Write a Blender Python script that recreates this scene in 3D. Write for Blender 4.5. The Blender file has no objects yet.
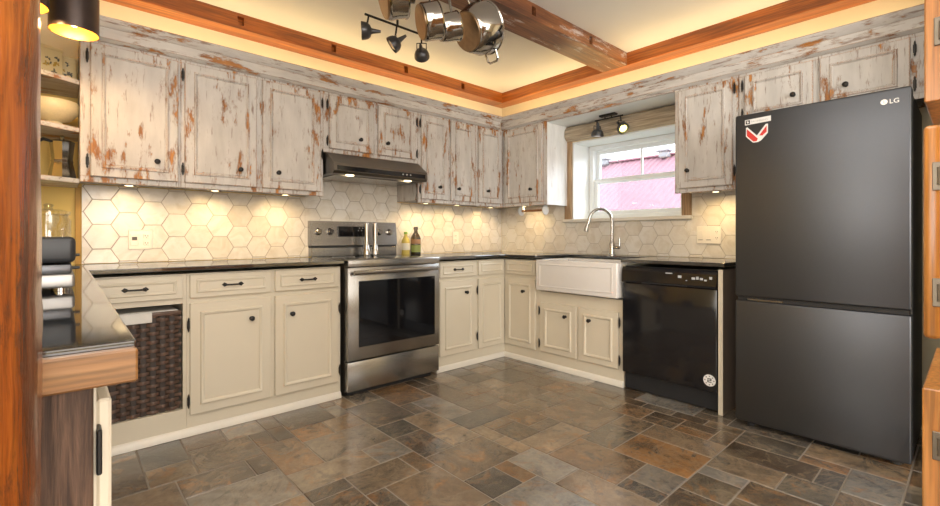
import bpy, bmesh, math, random
from mathutils import Vector, Matrix, noise
PI = math.pi
SC = bpy.context.scene
COL = SC.collection
random.seed(7)

# ------------------------------------------------------------------ camera, world, big lights, exposure
cam_d = bpy.data.cameras.new('camera'); cam = bpy.data.objects.new('camera', cam_d); COL.objects.link(cam)
cam.location = (0, 0, 1.075)
cam.rotation_euler = (PI/2, 0, -math.radians(42.08))
cam_d.sensor_width = 36; cam_d.lens = 456/940*36
cam_d.shift_y = -16.5/940
cam_d.clip_start = 0.02
SC.camera = cam

w = bpy.data.worlds.new('world'); SC.world = w; w.use_nodes = True
bg = w.node_tree.nodes['Background']
bg.inputs['Color'].default_value = (0.86, 0.93, 1.0, 1); bg.inputs['Strength'].default_value = 2.0

def area(name, loc, target, sx, sy, power, col):
    d = bpy.data.lights.new(name, 'AREA'); d.shape = 'RECTANGLE'; d.size = sx; d.size_y = sy
    d.energy = power; d.color = col
    o = bpy.data.objects.new(name, d); COL.objects.link(o); o.location = loc
    o.rotation_euler = (Vector(target)-Vector(loc)).to_track_quat('-Z', 'Y').to_euler()
    return o
area('fill_rear', (0.9, -2.85, 1.5), (1.2, 2.5, 1.75), 2.6, 1.7, 74, (1.0, 0.975, 0.93))  # added fill lamp behind the camera, no window is built there
area('fill_side', (-2.85, 0.2, 1.5), (2.5, 1.2, 1.75), 2.0, 1.7, 36, (1.0, 0.975, 0.93))  # second added fill lamp, from the unseen left side
area('fill_overhead', (0.3, 0.2, 2.5), (0.3, 0.2, 0), 1.6, 1.6, 22, (1.0, 0.95, 0.88))  # added overhead fill, out of view, no fixture
area('fill_upward', (-0.6, -0.6, 1.7), (0.6, 0.6, 2.6), 1.6, 1.6, 23, (1.0, 0.96, 0.91))  # added fill aimed upwards to brighten the ceiling, out of view
# soft overcast daylight falling in through the window
sd = bpy.data.lights.new('sun', 'SUN'); sd.energy = 4.5; sd.angle = math.radians(48); sd.color = (0.82, 0.91, 1.0)
so = bpy.data.objects.new('sun', sd); COL.objects.link(so); so.rotation_euler = Vector((-0.78, 0.46, -0.42)).to_track_quat('-Z', 'Y').to_euler()
# warm strips lying on top of the upper cabinets, behind the crown, shining up
for nm, loc, sx, sy in (('strip_stove', (1.65, 3.28, 2.17), 3.1, 0.05), ('strip_window', (3.41, 1.65, 2.17), 0.05, 3.0)):
    a_ = area(nm, loc, (0, 0, 0), sx, sy, 4.2, (1.0, 0.75, 0.38)); a_.rotation_euler = (PI, 0, 0)
SC.view_settings.view_transform = 'Standard'; SC.view_settings.look = 'None'
SC.view_settings.gamma = 1; SC.view_settings.use_curve_mapping = False
SC.view_settings.exposure = 0.95

# ------------------------------------------------------------------ materials
def nt(name):
    m = bpy.data.materials.new(name); m.use_nodes = True
    t = m.node_tree; b = t.nodes['Principled BSDF']
    return m, t, b
def N(t, kind, **kw):
    n = t.nodes.new(kind)
    for k, v in kw.items():
        if k in n.inputs.keys(): n.inputs[k].default_value = v
        else: setattr(n, k, v)
    return n
def plain(name, col, rough=0.5, metal=0.0, noise_amt=0.06, scale=30, coat=0.0, bump=0.0, spec=0.5, ior=1.5):
    m, t, b = nt(name)
    b.inputs['Roughness'].default_value = rough; b.inputs['Metallic'].default_value = metal
    b.inputs['Coat Weight'].default_value = coat; b.inputs['Specular IOR Level'].default_value = spec; b.inputs['IOR'].default_value = ior
    g = N(t, 'ShaderNodeNewGeometry'); nz = N(t, 'ShaderNodeTexNoise', Scale=scale, Detail=4)
    t.links.new(g.outputs['Position'], nz.inputs['Vector'])
    mx = N(t, 'ShaderNodeMix', data_type='RGBA')
    mx.inputs['A'].default_value = (*[c*(1-noise_amt) for c in col], 1)
    mx.inputs['B'].default_value = (*[min(1, c*(1+noise_amt)) for c in col], 1)
    t.links.new(nz.outputs['Fac'], mx.inputs['Factor']); t.links.new(mx.outputs['Result'], b.inputs['Base Color'])
    if bump:
        bp = N(t, 'ShaderNodeBump', Strength=bump, Distance=0.004)
        t.links.new(nz.outputs['Fac'], bp.inputs['Height']); t.links.new(bp.outputs['Normal'], b.inputs['Normal'])
    return m
def ramp(t, stops, interp='LINEAR'):
    r = N(t, 'ShaderNodeValToRGB'); r.color_ramp.interpolation = interp
    e = r.color_ramp.elements
    while len(e) < len(stops): e.new(0.5)
    for i, (p, c) in enumerate(stops):
        e[i].position = p; e[i].color = (*c, 1) if len(c) == 3 else c
    return r
def mapped(t, scale, src='Position', loc=(0, 0, 0)):
    g = N(t, 'ShaderNodeNewGeometry'); mp = N(t, 'ShaderNodeMapping')
    mp.inputs['Scale'].default_value = scale; mp.inputs['Location'].default_value = loc
    t.links.new(g.outputs['Position'], mp.inputs['Vector'])
    return mp
def wood(name, axis, dark, mid, light, rough=0.4, scale=9, coat=0.0, bump=0.25, patches=None):
    m, t, b = nt(name)
    s = [scale*1.0]*3; s['xyz'.index(axis)] = scale*0.08
    mp = mapped(t, s)
    nz = N(t, 'ShaderNodeTexNoise', Scale=1.0, Detail=6, Roughness=0.65, Distortion=0.6)
    t.links.new(mp.outputs[0], nz.inputs['Vector'])
    r = ramp(t, [(0.28, dark), (0.5, mid), (0.72, light)]); t.links.new(nz.outputs['Fac'], r.inputs['Fac'])
    s2 = [scale*9.0]*3; s2['xyz'.index(axis)] = scale*0.35
    mp2 = mapped(t, s2); n2 = N(t, 'ShaderNodeTexNoise', Scale=1.0, Detail=3); t.links.new(mp2.outputs[0], n2.inputs['Vector'])
    r2 = ramp(t, [(0.35, (0.62, 0.62, 0.62)), (0.6, (1.08, 1.08, 1.08))]); t.links.new(n2.outputs['Fac'], r2.inputs['Fac'])
    mu = N(t, 'ShaderNodeMix', data_type='RGBA', blend_type='MULTIPLY'); mu.inputs['Factor'].default_value = 1
    t.links.new(r.outputs['Color'], mu.inputs['A']); t.links.new(r2.outputs['Color'], mu.inputs['B'])
    out = mu.outputs['Result']
    if patches:                       # leftover whitewash or dark wear with its own shape
        col, lo, hi, psc = patches
        s3 = [psc]*3; s3['xyz'.index(axis)] = psc*0.22
        mp3 = mapped(t, s3, loc=(3.1, 1.7, 0.4)); n3 = N(t, 'ShaderNodeTexNoise', Scale=1.0, Detail=7, Roughness=0.75)
        t.links.new(mp3.outputs[0], n3.inputs['Vector'])
        r3 = ramp(t, [(lo, (0, 0, 0)), (hi, (1, 1, 1))]); t.links.new(n3.outputs['Fac'], r3.inputs['Fac'])
        mm = N(t, 'ShaderNodeMix', data_type='RGBA'); t.links.new(r3.outputs['Color'], mm.inputs['Factor'])
        t.links.new(out, mm.inputs['A']); mm.inputs['B'].default_value = (*col, 1); out = mm.outputs['Result']
    t.links.new(out, b.inputs['Base Color'])
    b.inputs['Roughness'].default_value = rough; b.inputs['Coat Weight'].default_value = coat
    b.inputs['Coat Roughness'].default_value = 0.2
    bp = N(t, 'ShaderNodeBump', Strength=bump, Distance=0.006)
    t.links.new(nz.outputs['Fac'], bp.inputs['Height']); t.links.new(bp.outputs['Normal'], b.inputs['Normal'])
    return m
def distressed(name, axis, chips=0.60, streak=0.56, wear=0.55, base=(0.60, 0.578, 0.552)):
    """old milk paint over pine: vertical scratches, orange chips, worn arrises"""
    m, t, b = nt(name)
    def nz(scale, stretch, detail, loc, rough=0.6):
        s = [scale]*3; s['xyz'.index(axis)] = scale*stretch
        mp = mapped(t, s, loc=loc); n = N(t, 'ShaderNodeTexNoise', Scale=1.0, Detail=detail, Roughness=rough)
        t.links.new(mp.outputs[0], n.inputs['Vector']); return n.outputs['Fac']
    def mask(src, lo, hi):
        r = ramp(t, [(lo, (0, 0, 0)), (hi, (1, 1, 1))]); t.links.new(src, r.inputs['Fac']); return r.outputs['Color']
    def mix(a, bcol, f):
        mx = N(t, 'ShaderNodeMix', data_type='RGBA'); t.links.new(f, mx.inputs['Factor'])
        if isinstance(a, tuple): mx.inputs['A'].default_value = (*a, 1)
        else: t.links.new(a, mx.inputs['A'])
        if isinstance(bcol, tuple): mx.inputs['B'].default_value = (*bcol, 1)
        else: t.links.new(bcol, mx.inputs['B'])
        return mx.outputs['Result']
    c = mix(tuple(x*0.88 for x in base), tuple(min(1, x*1.12) for x in base), mask(nz(14, 0.25, 5, (0, 0, 0)), 0.3, 0.7))
    c = mix(c, (0.30, 0.235, 0.20), mask(nz(60, 0.10, 4, (5, 2, 1), 0.7), streak, streak+0.10))
    wood_c = mix((0.24, 0.095, 0.03), (0.56, 0.235, 0.05), mask(nz(45, 0.12, 3, (1, 1, 9)), 0.35, 0.65))
    big = N(t, 'ShaderNodeMath', operation='MULTIPLY_ADD'); t.links.new(nz(5.5, 0.55, 3, (4, 8, 1)), big.inputs[0]); big.inputs[1].default_value = 0.42; big.inputs[2].default_value = -0.21
    cs = N(t, 'ShaderNodeMath', operation='ADD'); t.links.new(nz(19, 0.26, 7, (9, 4, 2), 0.70), cs.inputs[0]); t.links.new(big.outputs[0], cs.inputs[1])
    ch = mask(cs.outputs[0], chips, chips+0.03)
    c = mix(c, (0.36, 0.285, 0.24), mask(cs.outputs[0], chips-0.05, chips+0.01))
    c = mix(c, wood_c, ch)
    # arris wear
    bv = N(t, 'ShaderNodeBevel', samples=4); bv.inputs['Radius'].default_value = 0.007
    g = N(t, 'ShaderNodeNewGeometry')
    dt = N(t, 'ShaderNodeVectorMath', operation='DOT_PRODUCT')
    t.links.new(bv.outputs[0], dt.inputs[0]); t.links.new(g.outputs['Normal'], dt.inputs[1])
    ed = N(t, 'ShaderNodeMath', operation='SUBTRACT'); ed.inputs[0].default_value = 1.0; t.links.new(dt.outputs['Value'], ed.inputs[1])
    ed2 = N(t, 'ShaderNodeMath', operation='MULTIPLY', use_clamp=True); t.links.new(ed.outputs[0], ed2.inputs[0]); ed2.inputs[1].default_value = 13
    wn = mask(nz(22, 0.22, 6, (2, 7, 3), 0.7), 1-wear-0.03, 1-wear+0.03)
    em = N(t, 'ShaderNodeMath', operation='MULTIPLY'); t.links.new(ed2.outputs[0], em.inputs[0]); t.links.new(wn, em.inputs[1])
    c = mix(c, mix((0.33, 0.25, 0.20), wood_c, mask(nz(9, 0.3, 3, (6, 3, 8)), 0.45, 0.6)), em.outputs[0])
    t.links.new(c, b.inputs['Base Color']); b.inputs['Roughness'].default_value = 0.55
    bp = N(t, 'ShaderNodeBump', Strength=0.25, Distance=0.003); t.links.new(ch, bp.inputs['Height']); bp.invert = True
    t.links.new(bp.outputs['Normal'], b.inputs['Normal'])
    return m
def tile_mat(name, hexes):
    m, t, b = nt(name)
    at = N(t, 'ShaderNodeAttribute', attribute_name='tile')
    off = N(t, 'ShaderNodeVectorMath', operation='SCALE'); off.inputs['Scale'].default_value = 37.0
    comb = N(t, 'ShaderNodeCombineXYZ')
    for i in range(3): t.links.new(at.outputs['Fac'], comb.inputs[i])
    t.links.new(comb.outputs[0], off.inputs[0])
    g = N(t, 'ShaderNodeNewGeometry')
    add = N(t, 'ShaderNodeVectorMath', operation='ADD'); t.links.new(g.outputs['Position'], add.inputs[0]); t.links.new(off.outputs[0], add.inputs[1])
    def nz(sc, det, rough=0.6, dist=0.0):
        n = N(t, 'ShaderNodeTexNoise', Scale=sc, Detail=det, Roughness=rough, Distortion=dist); t.links.new(add.outputs[0], n.inputs['Vector']); return n
    def mixc(a, bb, f, mode='MIX'):
        mx = N(t, 'ShaderNodeMix', data_type='RGBA', blend_type=mode)
        for s, v in (('A', a), ('B', bb), ('Factor', f)):
            if isinstance(v, tuple): mx.inputs[s].default_value = (*v, 1)
            elif isinstance(v, float): mx.inputs[s].default_value = v
            else: t.links.new(v, mx.inputs[s])
        return mx.outputs['Result']
    if hexes:
        r = ramp(t, [(0.0, (0.68, 0.63, 0.55)), (0.5, (0.73, 0.69, 0.62)), (1.0, (0.76, 0.73, 0.68))]); t.links.new(at.outputs['Fac'], r.inputs['Fac'])
        n1 = nz(9, 5, 0.6, 1.2); r1 = ramp(t, [(0.32, (0.88, 0.85, 0.80)), (0.55, (1.0, 1.0, 1.0))]); t.links.new(n1.outputs['Fac'], r1.inputs['Fac'])
        c = mixc(r.outputs['Color'], r1.outputs['Color'], 1.0, 'MULTIPLY')
        b.inputs['Roughness'].default_value = 0.22
        bp = N(t, 'ShaderNodeBump', Strength=0.12, Distance=0.01); t.links.new(n1.outputs['Fac'], bp.inputs['Height'])
    else:
        r = ramp(t, [(0.0, (0.060, 0.066, 0.072)), (0.12, (0.17, 0.125, 0.085)), (0.24, (0.085, 0.062, 0.044)), (0.36, (0.36, 0.275, 0.195)),
                     (0.48, (0.105, 0.106, 0.100)), (0.60, (0.29, 0.225, 0.155)), (0.70, (0.29, 0.30, 0.31)), (0.80, (0.115, 0.082, 0.054)), (0.90, (0.36, 0.205, 0.095)), (1.0, (0.15, 0.128, 0.105))])
        t.links.new(at.outputs['Fac'], r.inputs['Fac'])
        n1 = nz(6, 8, 0.68, 1.3); m1 = ramp(t, [(0.54, (0, 0, 0)), (0.68, (0.70, 0.70, 0.70))]); t.links.new(n1.outputs['Fac'], m1.inputs['Fac'])
        c = mixc(r.outputs['Color'], (0.38, 0.185, 0.065), m1.outputs['Color'])
        n2 = nz(4.5, 8, 0.7, 2.2); m2 = ramp(t, [(0.57, (0, 0, 0)), (0.61, (0.60, 0.60, 0.60))]); t.links.new(n2.outputs['Fac'], m2.inputs['Fac'])
        c = mixc(c, (0.12, 0.12, 0.115), m2.outputs['Color'])
        n3 = nz(26, 6, 0.7, 0.8); m3 = ramp(t, [(0.3, (0.72, 0.72, 0.72)), (0.72, (1.22, 1.20, 1.16))]); t.links.new(n3.outputs['Fac'], m3.inputs['Fac'])
        c = mixc(c, m3.outputs['Color'], 1.0, 'MULTIPLY')
        n4 = nz(2.6, 4, 0.6, 0.8); m4 = ramp(t, [(0.35, (0.42, 0.40, 0.37)), (0.65, (1.0, 0.95, 0.87))]); t.links.new(n4.outputs['Fac'], m4.inputs['Fac'])
        c = mixc(c, m4.outputs['Color'], 1.0, 'MULTIPLY')
        rr = N(t, 'ShaderNodeMapRange'); rr.inputs['To Min'].default_value = 0.14; rr.inputs['To Max'].default_value = 0.28; b.inputs['Coat Weight'].default_value = 0.7; b.inputs['Coat Roughness'].default_value = 0.16; b.inputs['IOR'].default_value = 1.65
        t.links.new(n3.outputs['Fac'], rr.inputs['Value']); t.links.new(rr.outputs[0], b.inputs['Roughness'])
        n5 = nz(3.2, 8, 0.7, 1.6); m5 = ramp(t, [(0.46, (0, 0, 0)), (0.50, (0.30, 0.30, 0.30)), (0.54, (0, 0, 0))]); t.links.new(n5.outputs['Fac'], m5.inputs['Fac'])
        c = mixc(c, (0.32, 0.25, 0.17), m5.outputs['Color'])
        bp = N(t, 'ShaderNodeBump', Strength=0.34, Distance=0.014); t.links.new(n1.outputs['Fac'], bp.inputs['Height'])
    t.links.new(c, b.inputs['Base Color']); t.links.new(bp.outputs['Normal'], b.inputs['Normal'])
    return m
def emit(name, col, strength):
    m, t, b = nt(name); b.inputs['Base Color'].default_value = (*col, 1)
    b.inputs['Emission Color'].default_value = (*col, 1); b.inputs['Emission Strength'].default_value = strength
    return m
def clear_glass(name, tint=(1, 1, 1), gloss=0.08):
    m = bpy.data.materials.new(name); m.use_nodes = True; t = m.node_tree; t.nodes.clear()
    o = N(t, 'ShaderNodeOutputMaterial'); tr = N(t, 'ShaderNodeBsdfTransparent'); gl = N(t, 'ShaderNodeBsdfGlossy')
    tr.inputs['Color'].default_value = (*tint, 1); gl.inputs['Roughness'].default_value = 0.03
    lw = N(t, 'ShaderNodeLayerWeight', Blend=0.25); mp = N(t, 'ShaderNodeMath', operation='MULTIPLY_ADD')
    t.links.new(lw.outputs['Facing'], mp.inputs[0]); mp.inputs[1].default_value = 0.5; mp.inputs[2].default_value = gloss*0.5
    mx = N(t, 'ShaderNodeMixShader'); t.links.new(mp.outputs[0], mx.inputs[0]); t.links.new(tr.outputs[0], mx.inputs[1]); t.links.new(gl.outputs[0], mx.inputs[2])
    t.links.new(mx.outputs[0], o.inputs['Surface']); return m
def weave_mat():
    m, t, b = nt('brown_weave')
    mp = mapped(t, (1, 1, 1)); n = N(t, 'ShaderNodeTexNoise', Scale=25, Detail=2); t.links.new(mp.outputs[0], n.inputs['Vector'])
    r = ramp(t, [(0.3, (0.075, 0.045, 0.033)), (0.7, (0.14, 0.085, 0.062))]); t.links.new(n.outputs['Fac'], r.inputs['Fac'])
    t.links.new(r.outputs['Color'], b.inputs['Base Color']); b.inputs['Roughness'].default_value = 0.4
    return m
def brushed(name, col, rough, axis='x'):
    m, t, b = nt(name); b.inputs['Metallic'].default_value = 1.0
    s = [140]*3; s['xyz'.index(axis)] = 1.5
    mp = mapped(t, s); n = N(t, 'ShaderNodeTexNoise', Scale=1.0, Detail=3); t.links.new(mp.outputs[0], n.inputs['Vector'])
    r = ramp(t, [(0.3, tuple(c*0.97 for c in col)), (0.7, tuple(min(1, c*1.03) for c in col))]); t.links.new(n.outputs['Fac'], r.inputs['Fac'])
    t.links.new(r.outputs['Color'], b.inputs['Base Color'])
    mr = N(t, 'ShaderNodeMapRange'); mr.inputs['To Min'].default_value = rough*0.93; mr.inputs['To Max'].default_value = rough*1.07
    t.links.new(n.outputs['Fac'], mr.inputs['Value']); t.links.new(mr.outputs[0], b.inputs['Roughness'])
    return m

M = {}
M['dist'] = distressed('distressed_paint', 'z', 0.622, 0.60, 0.45)
M['dist_worn'] = distressed('distressed_paint_worn', 'z', 0.585, 0.575, 0.58)
M['dist_x'] = distressed('distressed_paint_crown', 'x', 0.59, 0.56, 0.58)
M['dist_y'] = distressed('distressed_paint_crown_side', 'y', 0.59, 0.56, 0.58)
M['white_worn'] = distressed('white_paint_worn', 'z', 0.69, 0.68, 0.30, base=(0.78, 0.78, 0.77))
M['cream'] = plain('cream_paint', (0.65, 0.585, 0.465), 0.38, noise_amt=0.03, scale=6)
M['cream_trim'] = plain('cream_trim_paint', (0.74, 0.70, 0.62), 0.35, noise_amt=0.03, scale=6)
M['white_paint'] = plain('white_paint', (0.85, 0.87, 0.87), 0.45, noise_amt=0.03, scale=12)
M['wall'] = plain('golden_wall_paint', (0.82, 0.61, 0.20), 0.7, noise_amt=0.05, scale=8)
M['return_shade'] = plain('shaded_return_ochre', (0.46, 0.27, 0.06), 0.6)  # wall yellow darkened, shade put into the colour
M['wall_cream'] = plain('pale_wall_paint', (0.78, 0.68, 0.46), 0.7, noise_amt=0.03, scale=8)
M['ceil'] = plain('ceiling_paint', (0.80, 0.78, 0.74), 0.8, noise_amt=0.02, scale=5)
M['grout'] = plain('tile_grout', (0.36, 0.30, 0.24), 0.9)
M['floor_grout'] = plain('floor_grout', (0.22, 0.19, 0.16), 0.9)
M['hex'] = tile_mat('hex_tile', True)
M['slate'] = tile_mat('slate_tile', False)
M['beam_x'] = wood('beam_wood_long', 'x', (0.14, 0.028, 0.005), (0.40, 0.105, 0.013), (0.60, 0.20, 0.026), 0.34, 10, coat=0.3)
M['beam_y'] = wood('beam_wood_cross', 'y', (0.14, 0.028, 0.005), (0.40, 0.105, 0.013), (0.60, 0.20, 0.026), 0.34, 10, coat=0.3)
M['beam_old'] = wood('beam_wood_old', 'x', (0.085, 0.032, 0.018), (0.22, 0.080, 0.030), (0.42, 0.17, 0.055), 0.45, 10, coat=0.1, patches=((0.52, 0.46, 0.44), 0.56, 0.64, 12))
M['post'] = wood('post_wood', 'z', (0.030, 0.008, 0.002), (0.175, 0.042, 0.005), (0.38, 0.115, 0.014), 0.24, 22, coat=0.5, bump=0.9, patches=((0.045, 0.016, 0.006), 0.53, 0.64, 30))
M['pine'] = wood('orange_pine', 'z', (0.40, 0.145, 0.025), (0.56, 0.235, 0.05), (0.66, 0.32, 0.085), 0.3, 14, coat=0.3, bump=0.1)
M['oak_board'] = wood('edge_board_wood', 'x', (0.12, 0.050, 0.013), (0.22, 0.100, 0.030), (0.30, 0.150, 0.050), 0.45, 16, coat=0.1)
M['barn'] = wood('barn_wood', 'z', (0.022, 0.012, 0.008), (0.065, 0.034, 0.020), (0.17, 0.095, 0.058), 0.7, 30, bump=0.9)
M['log'] = wood('log_wood', 'y', (0.30, 0.24, 0.17), (0.47, 0.38, 0.27), (0.62, 0.52, 0.38), 0.7, 12, bump=0.6)
M['jamb_wood'] = wood('rough_board_wood', 'z', (0.22, 0.12, 0.06), (0.42, 0.27, 0.15), (0.58, 0.42, 0.26), 0.7, 14, bump=0.5)
M['strip_wood'] = wood('strip_wood', 'x', (0.26, 0.10, 0.03), (0.42, 0.18, 0.06), (0.5, 0.24, 0.09), 0.5, 12)
M['granite'] = plain('black_stone', (0.016, 0.017, 0.018), 0.05, noise_amt=0.5, scale=160, spec=0.5, ior=2.4)
M['black_metal'] = plain('black_iron', (0.022, 0.020, 0.019), 0.42, metal=0.5, noise_amt=0.2)
M['grey_metal'] = plain('dark_grey_metal', (0.11, 0.112, 0.12), 0.34, metal=0.8, noise_amt=0.1)
M['steel'] = brushed('brushed_steel', (0.37, 0.36, 0.345), 0.26)
M['steel_dark'] = brushed('dark_steel', (0.20, 0.185, 0.17), 0.32)
M['chrome'] = plain('polished_steel', (0.40, 0.38, 0.355), 0.12, metal=1.0, noise_amt=0.03)
M['grill_silver'] = plain('satin_silver', (0.36, 0.345, 0.33), 0.4, metal=0.8)
M['shaded_board'] = plain('shaded_board', (0.22, 0.165, 0.125), 0.7)  # brown-grey carries the shadow on the end panel's side
M['gap_shade'] = plain('gap_shade_black', (0.008, 0.007, 0.007), 0.8)  # near black so the gap beside the refrigerator stays in shade
M['nickel'] = plain('brushed_nickel', (0.52, 0.50, 0.47), 0.25, metal=1.0, noise_amt=0.04)
M['bronze_base'] = plain('pan_base', (0.29, 0.20, 0.12), 0.35, metal=1.0, noise_amt=0.25, scale=40)
M['black_gloss'] = plain('black_gloss', (0.010, 0.010, 0.012), 0.12, noise_amt=0.1, spec=0.6)
M['black_glass'] = plain('black_glass', (0.006, 0.006, 0.007), 0.05, noise_amt=0.1, spec=0.6)
M['black_plastic'] = plain('black_plastic', (0.016, 0.017, 0.020), 0.4, noise_amt=0.15)
M['fridge'] = plain('black_steel', (0.096, 0.101, 0.112), 0.40, metal=0.95, noise_amt=0.03, scale=120)
M['fridge_side'] = plain('fridge_side', (0.012, 0.011, 0.011), 0.5)
M['ceramic'] = plain('fireclay', (0.74, 0.71, 0.68), 0.16, noise_amt=0.02, coat=0.3)
M['vinyl'] = plain('white_vinyl', (0.86, 0.89, 0.91), 0.3, noise_amt=0.02)
M['pane'] = clear_glass('window_glass')
M['glass'] = clear_glass('jar_glass', (0.95, 0.95, 0.92), 0.2)
M['acrylic'] = plain('clear_white_acrylic', (0.62, 0.62, 0.60), 0.12, noise_amt=0.03)
M['plate'] = plain('cream_plastic', (0.82, 0.77, 0.68), 0.35, noise_amt=0.02)
M['plate_dark'] = plain('outlet_slots', (0.12, 0.10, 0.08), 0.5)
M['weave'] = weave_mat()
M['stake'] = plain('dark_stakes', (0.035, 0.022, 0.016), 0.5)
M['linen'] = plain('liner_cloth', (0.70, 0.68, 0.64), 0.9, noise_amt=0.08, bump=0.3)
M['dark_gap'] = plain('dark_inside', (0.05, 0.04, 0.03), 0.8)
M['tin'] = plain('cream_tin', (0.68, 0.58, 0.33), 0.4, noise_amt=0.05)
M['tin_ink'] = plain('tin_print', (0.10, 0.10, 0.085), 0.5)
M['tin_gold'] = plain('tin_print_gold', (0.48, 0.30, 0.04), 0.5)
M['bowl'] = plain('cream_pottery', (0.66, 0.57, 0.36), 0.3, noise_amt=0.12, scale=90)
M['olive_glass'] = plain('olive_bottle', (0.030, 0.018, 0.003), 0.08, noise_amt=0.1, spec=0.7)
M['oil'] = plain('pale_oil_bottle', (0.50, 0.40, 0.10), 0.10, noise_amt=0.1)
M['label_pale'] = plain('pale_label', (0.62, 0.60, 0.50), 0.5)
M['label_green'] = plain('green_label', (0.16, 0.20, 0.05), 0.5)
M['label_red'] = plain('red_label', (0.30, 0.16, 0.08), 0.5)
M['green_cap'] = plain('green_cap', (0.16, 0.36, 0.03), 0.4)
M['red'] = plain('red_print', (0.62, 0.035, 0.03), 0.4, noise_amt=0.03)
M['white'] = plain('white_print', (0.78, 0.77, 0.76), 0.4, noise_amt=0.02)
M['ink'] = plain('black_print', (0.02, 0.02, 0.02), 0.5)
M['mark'] = plain('grey_print', (0.45, 0.47, 0.48), 0.4)
M['silver_print'] = plain('silver_print', (0.72, 0.70, 0.66), 0.25, metal=0.3)
M['shade_out'] = plain('dark_copper_shade', (0.075, 0.055, 0.05), 0.30, metal=0.55, noise_amt=0.15)
M['shade_in'] = plain('gold_leaf_lining', (0.50, 0.24, 0.035), 0.4, metal=0.6, noise_amt=0.15)
M['bulb_warm'] = emit('warm_bulb', (1.0, 0.70, 0.30), 5)
M['bulb_puck'] = emit('puck_lens', (1.0, 0.80, 0.48), 2.2)
M['bulb_yellow'] = emit('lit_spot_lens', (1.0, 0.85, 0.25), 2.2)
M['roof_pink'] = plain('red_metal_roof', (0.36, 0.185, 0.225), 0.6, noise_amt=0.05, scale=3)
M['siding'] = plain('house_siding', (0.6, 0.58, 0.55), 0.7)
M['ground'] = plain('yard_grass', (0.12, 0.17, 0.06), 0.9, noise_amt=0.3, scale=3)
M['vent_grey'] = plain('roof_vent_grey', (0.30, 0.31, 0.33), 0.6)
M['hinge_steel'] = plain('antique_pewter', (0.20, 0.175, 0.14), 0.45, metal=0.7, noise_amt=0.2)

# ------------------------------------------------------------------ mesh helpers
class B:
    def __init__(s): s.bm = bmesh.new()
    def _new(s, fn):
        before = set(s.bm.verts); fn(); return [v for v in s.bm.verts if v not in before]
    def box(s, x0, x1, y0, y1, z0, z1, bev=0.0, seg=1, rot=None, piv=None):
        x0, x1 = min(x0, x1), max(x0, x1); y0, y1 = min(y0, y1), max(y0, y1); z0, z1 = min(z0, z1), max(z0, z1)
        r = bmesh.ops.create_cube(s.bm, size=1.0); vs = r['verts']
        for v in vs:
            v.co = Vector((x0+(v.co.x+.5)*(x1-x0), y0+(v.co.y+.5)*(y1-y0), z0+(v.co.z+.5)*(z1-z0)))
        if rot is not None:
            p = Vector(piv) if piv else Vector(((x0+x1)/2, (y0+y1)/2, (z0+z1)/2))
            for v in vs: v.co = p + rot @ (v.co-p)
        if bev > 0:
            es = list({e for v in vs for e in v.link_edges})
            bmesh.ops.bevel(s.bm, geom=es, offset=bev, segments=seg, profile=0.5, affect='EDGES')
        return s
    def quadstrip(s, loops, closed=True, cap0=False, cap1=False):
        L = [[s.bm.verts.new(p) for p in lp] for lp in loops]
        for a, b in zip(L, L[1:]):
            n = len(a)
            for i in range(n if closed else n-1):
                j = (i+1) % n
                try: s.bm.faces.new((a[i], a[j], b[j], b[i]))
                except ValueError: pass
        if cap0: s.bm.faces.new(L[0])
        if cap1: s.bm.faces.new(L[-1][::-1])
        return s
    def cyl(s, p0, p1, r0, r1=None, seg=16, caps=True):
        r1 = r0 if r1 is None else r1
        p0, p1 = Vector(p0), Vector(p1); q = (p1-p0).to_track_quat('Z', 'Y')
        def ring(p, r): return [p + q @ Vector((r*math.cos(2*PI*i/seg), r*math.sin(2*PI*i/seg), 0)) for i in range(seg)]
        return s.quadstrip([ring(p0, r0), ring(p1, r1)], True, caps, caps)
    def lathe(s, prof, o, axis=(0, 0, 1), seg=24, cap0=True, cap1=True):
        o = Vector(o); q = Vector(axis).normalized().to_track_quat('Z', 'Y')
        loops = [[o + q @ Vector((max(r, 1e-4)*math.cos(2*PI*i/seg), max(r, 1e-4)*math.sin(2*PI*i/seg), h)) for i in range(seg)] for r, h in prof]
        return s.quadstrip(loops, True, cap0, cap1)
    def tube(s, pts, r, seg=10, caps=True):
        pts = [Vector(p) for p in pts]; rs = r if isinstance(r, (list, tuple)) else [r]*len(pts)
        loops = []; ref = None
        for i, p in enumerate(pts):
            d = (pts[min(i+1, len(pts)-1)]-pts[max(i-1, 0)]).normalized()
            if ref is None: ref = d.orthogonal().normalized()
            u = (ref - d*ref.dot(d)).normalized(); ref = u; v = d.cross(u)
            loops.append([p + (u*math.cos(2*PI*k/seg)+v*math.sin(2*PI*k/seg))*rs[i] for k in range(seg)])
        return s.quadstrip(loops, True, caps, caps)
    def prism(s, poly, vec, bev=0.0):
        vec = Vector(vec); poly = [Vector(p) for p in poly]
        return s.quadstrip([poly, [p+vec for p in poly]], True, True, True)
    def build(s, name, mat, parent=None, smooth=35):
        o = None
        org = ORG.get(parent.name, Vector()) if parent else Vector()
        bmesh.ops.recalc_face_normals(s.bm, faces=s.bm.faces)
        for v in s.bm.verts: v.co -= org
        me = bpy.data.meshes.new(name); s.bm.to_mesh(me); s.bm.free()
        if mat is not None: me.materials.append(mat)
        if smooth:
            me.polygons.foreach_set('use_smooth', [True]*len(me.polygons)); me.set_sharp_from_angle(angle=math.radians(smooth))
        o = bpy.data.objects.new(name, me); COL.objects.link(o)
        if parent: o.parent = parent
        ORG[o.name] = org
        return o
ORG = {}
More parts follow.
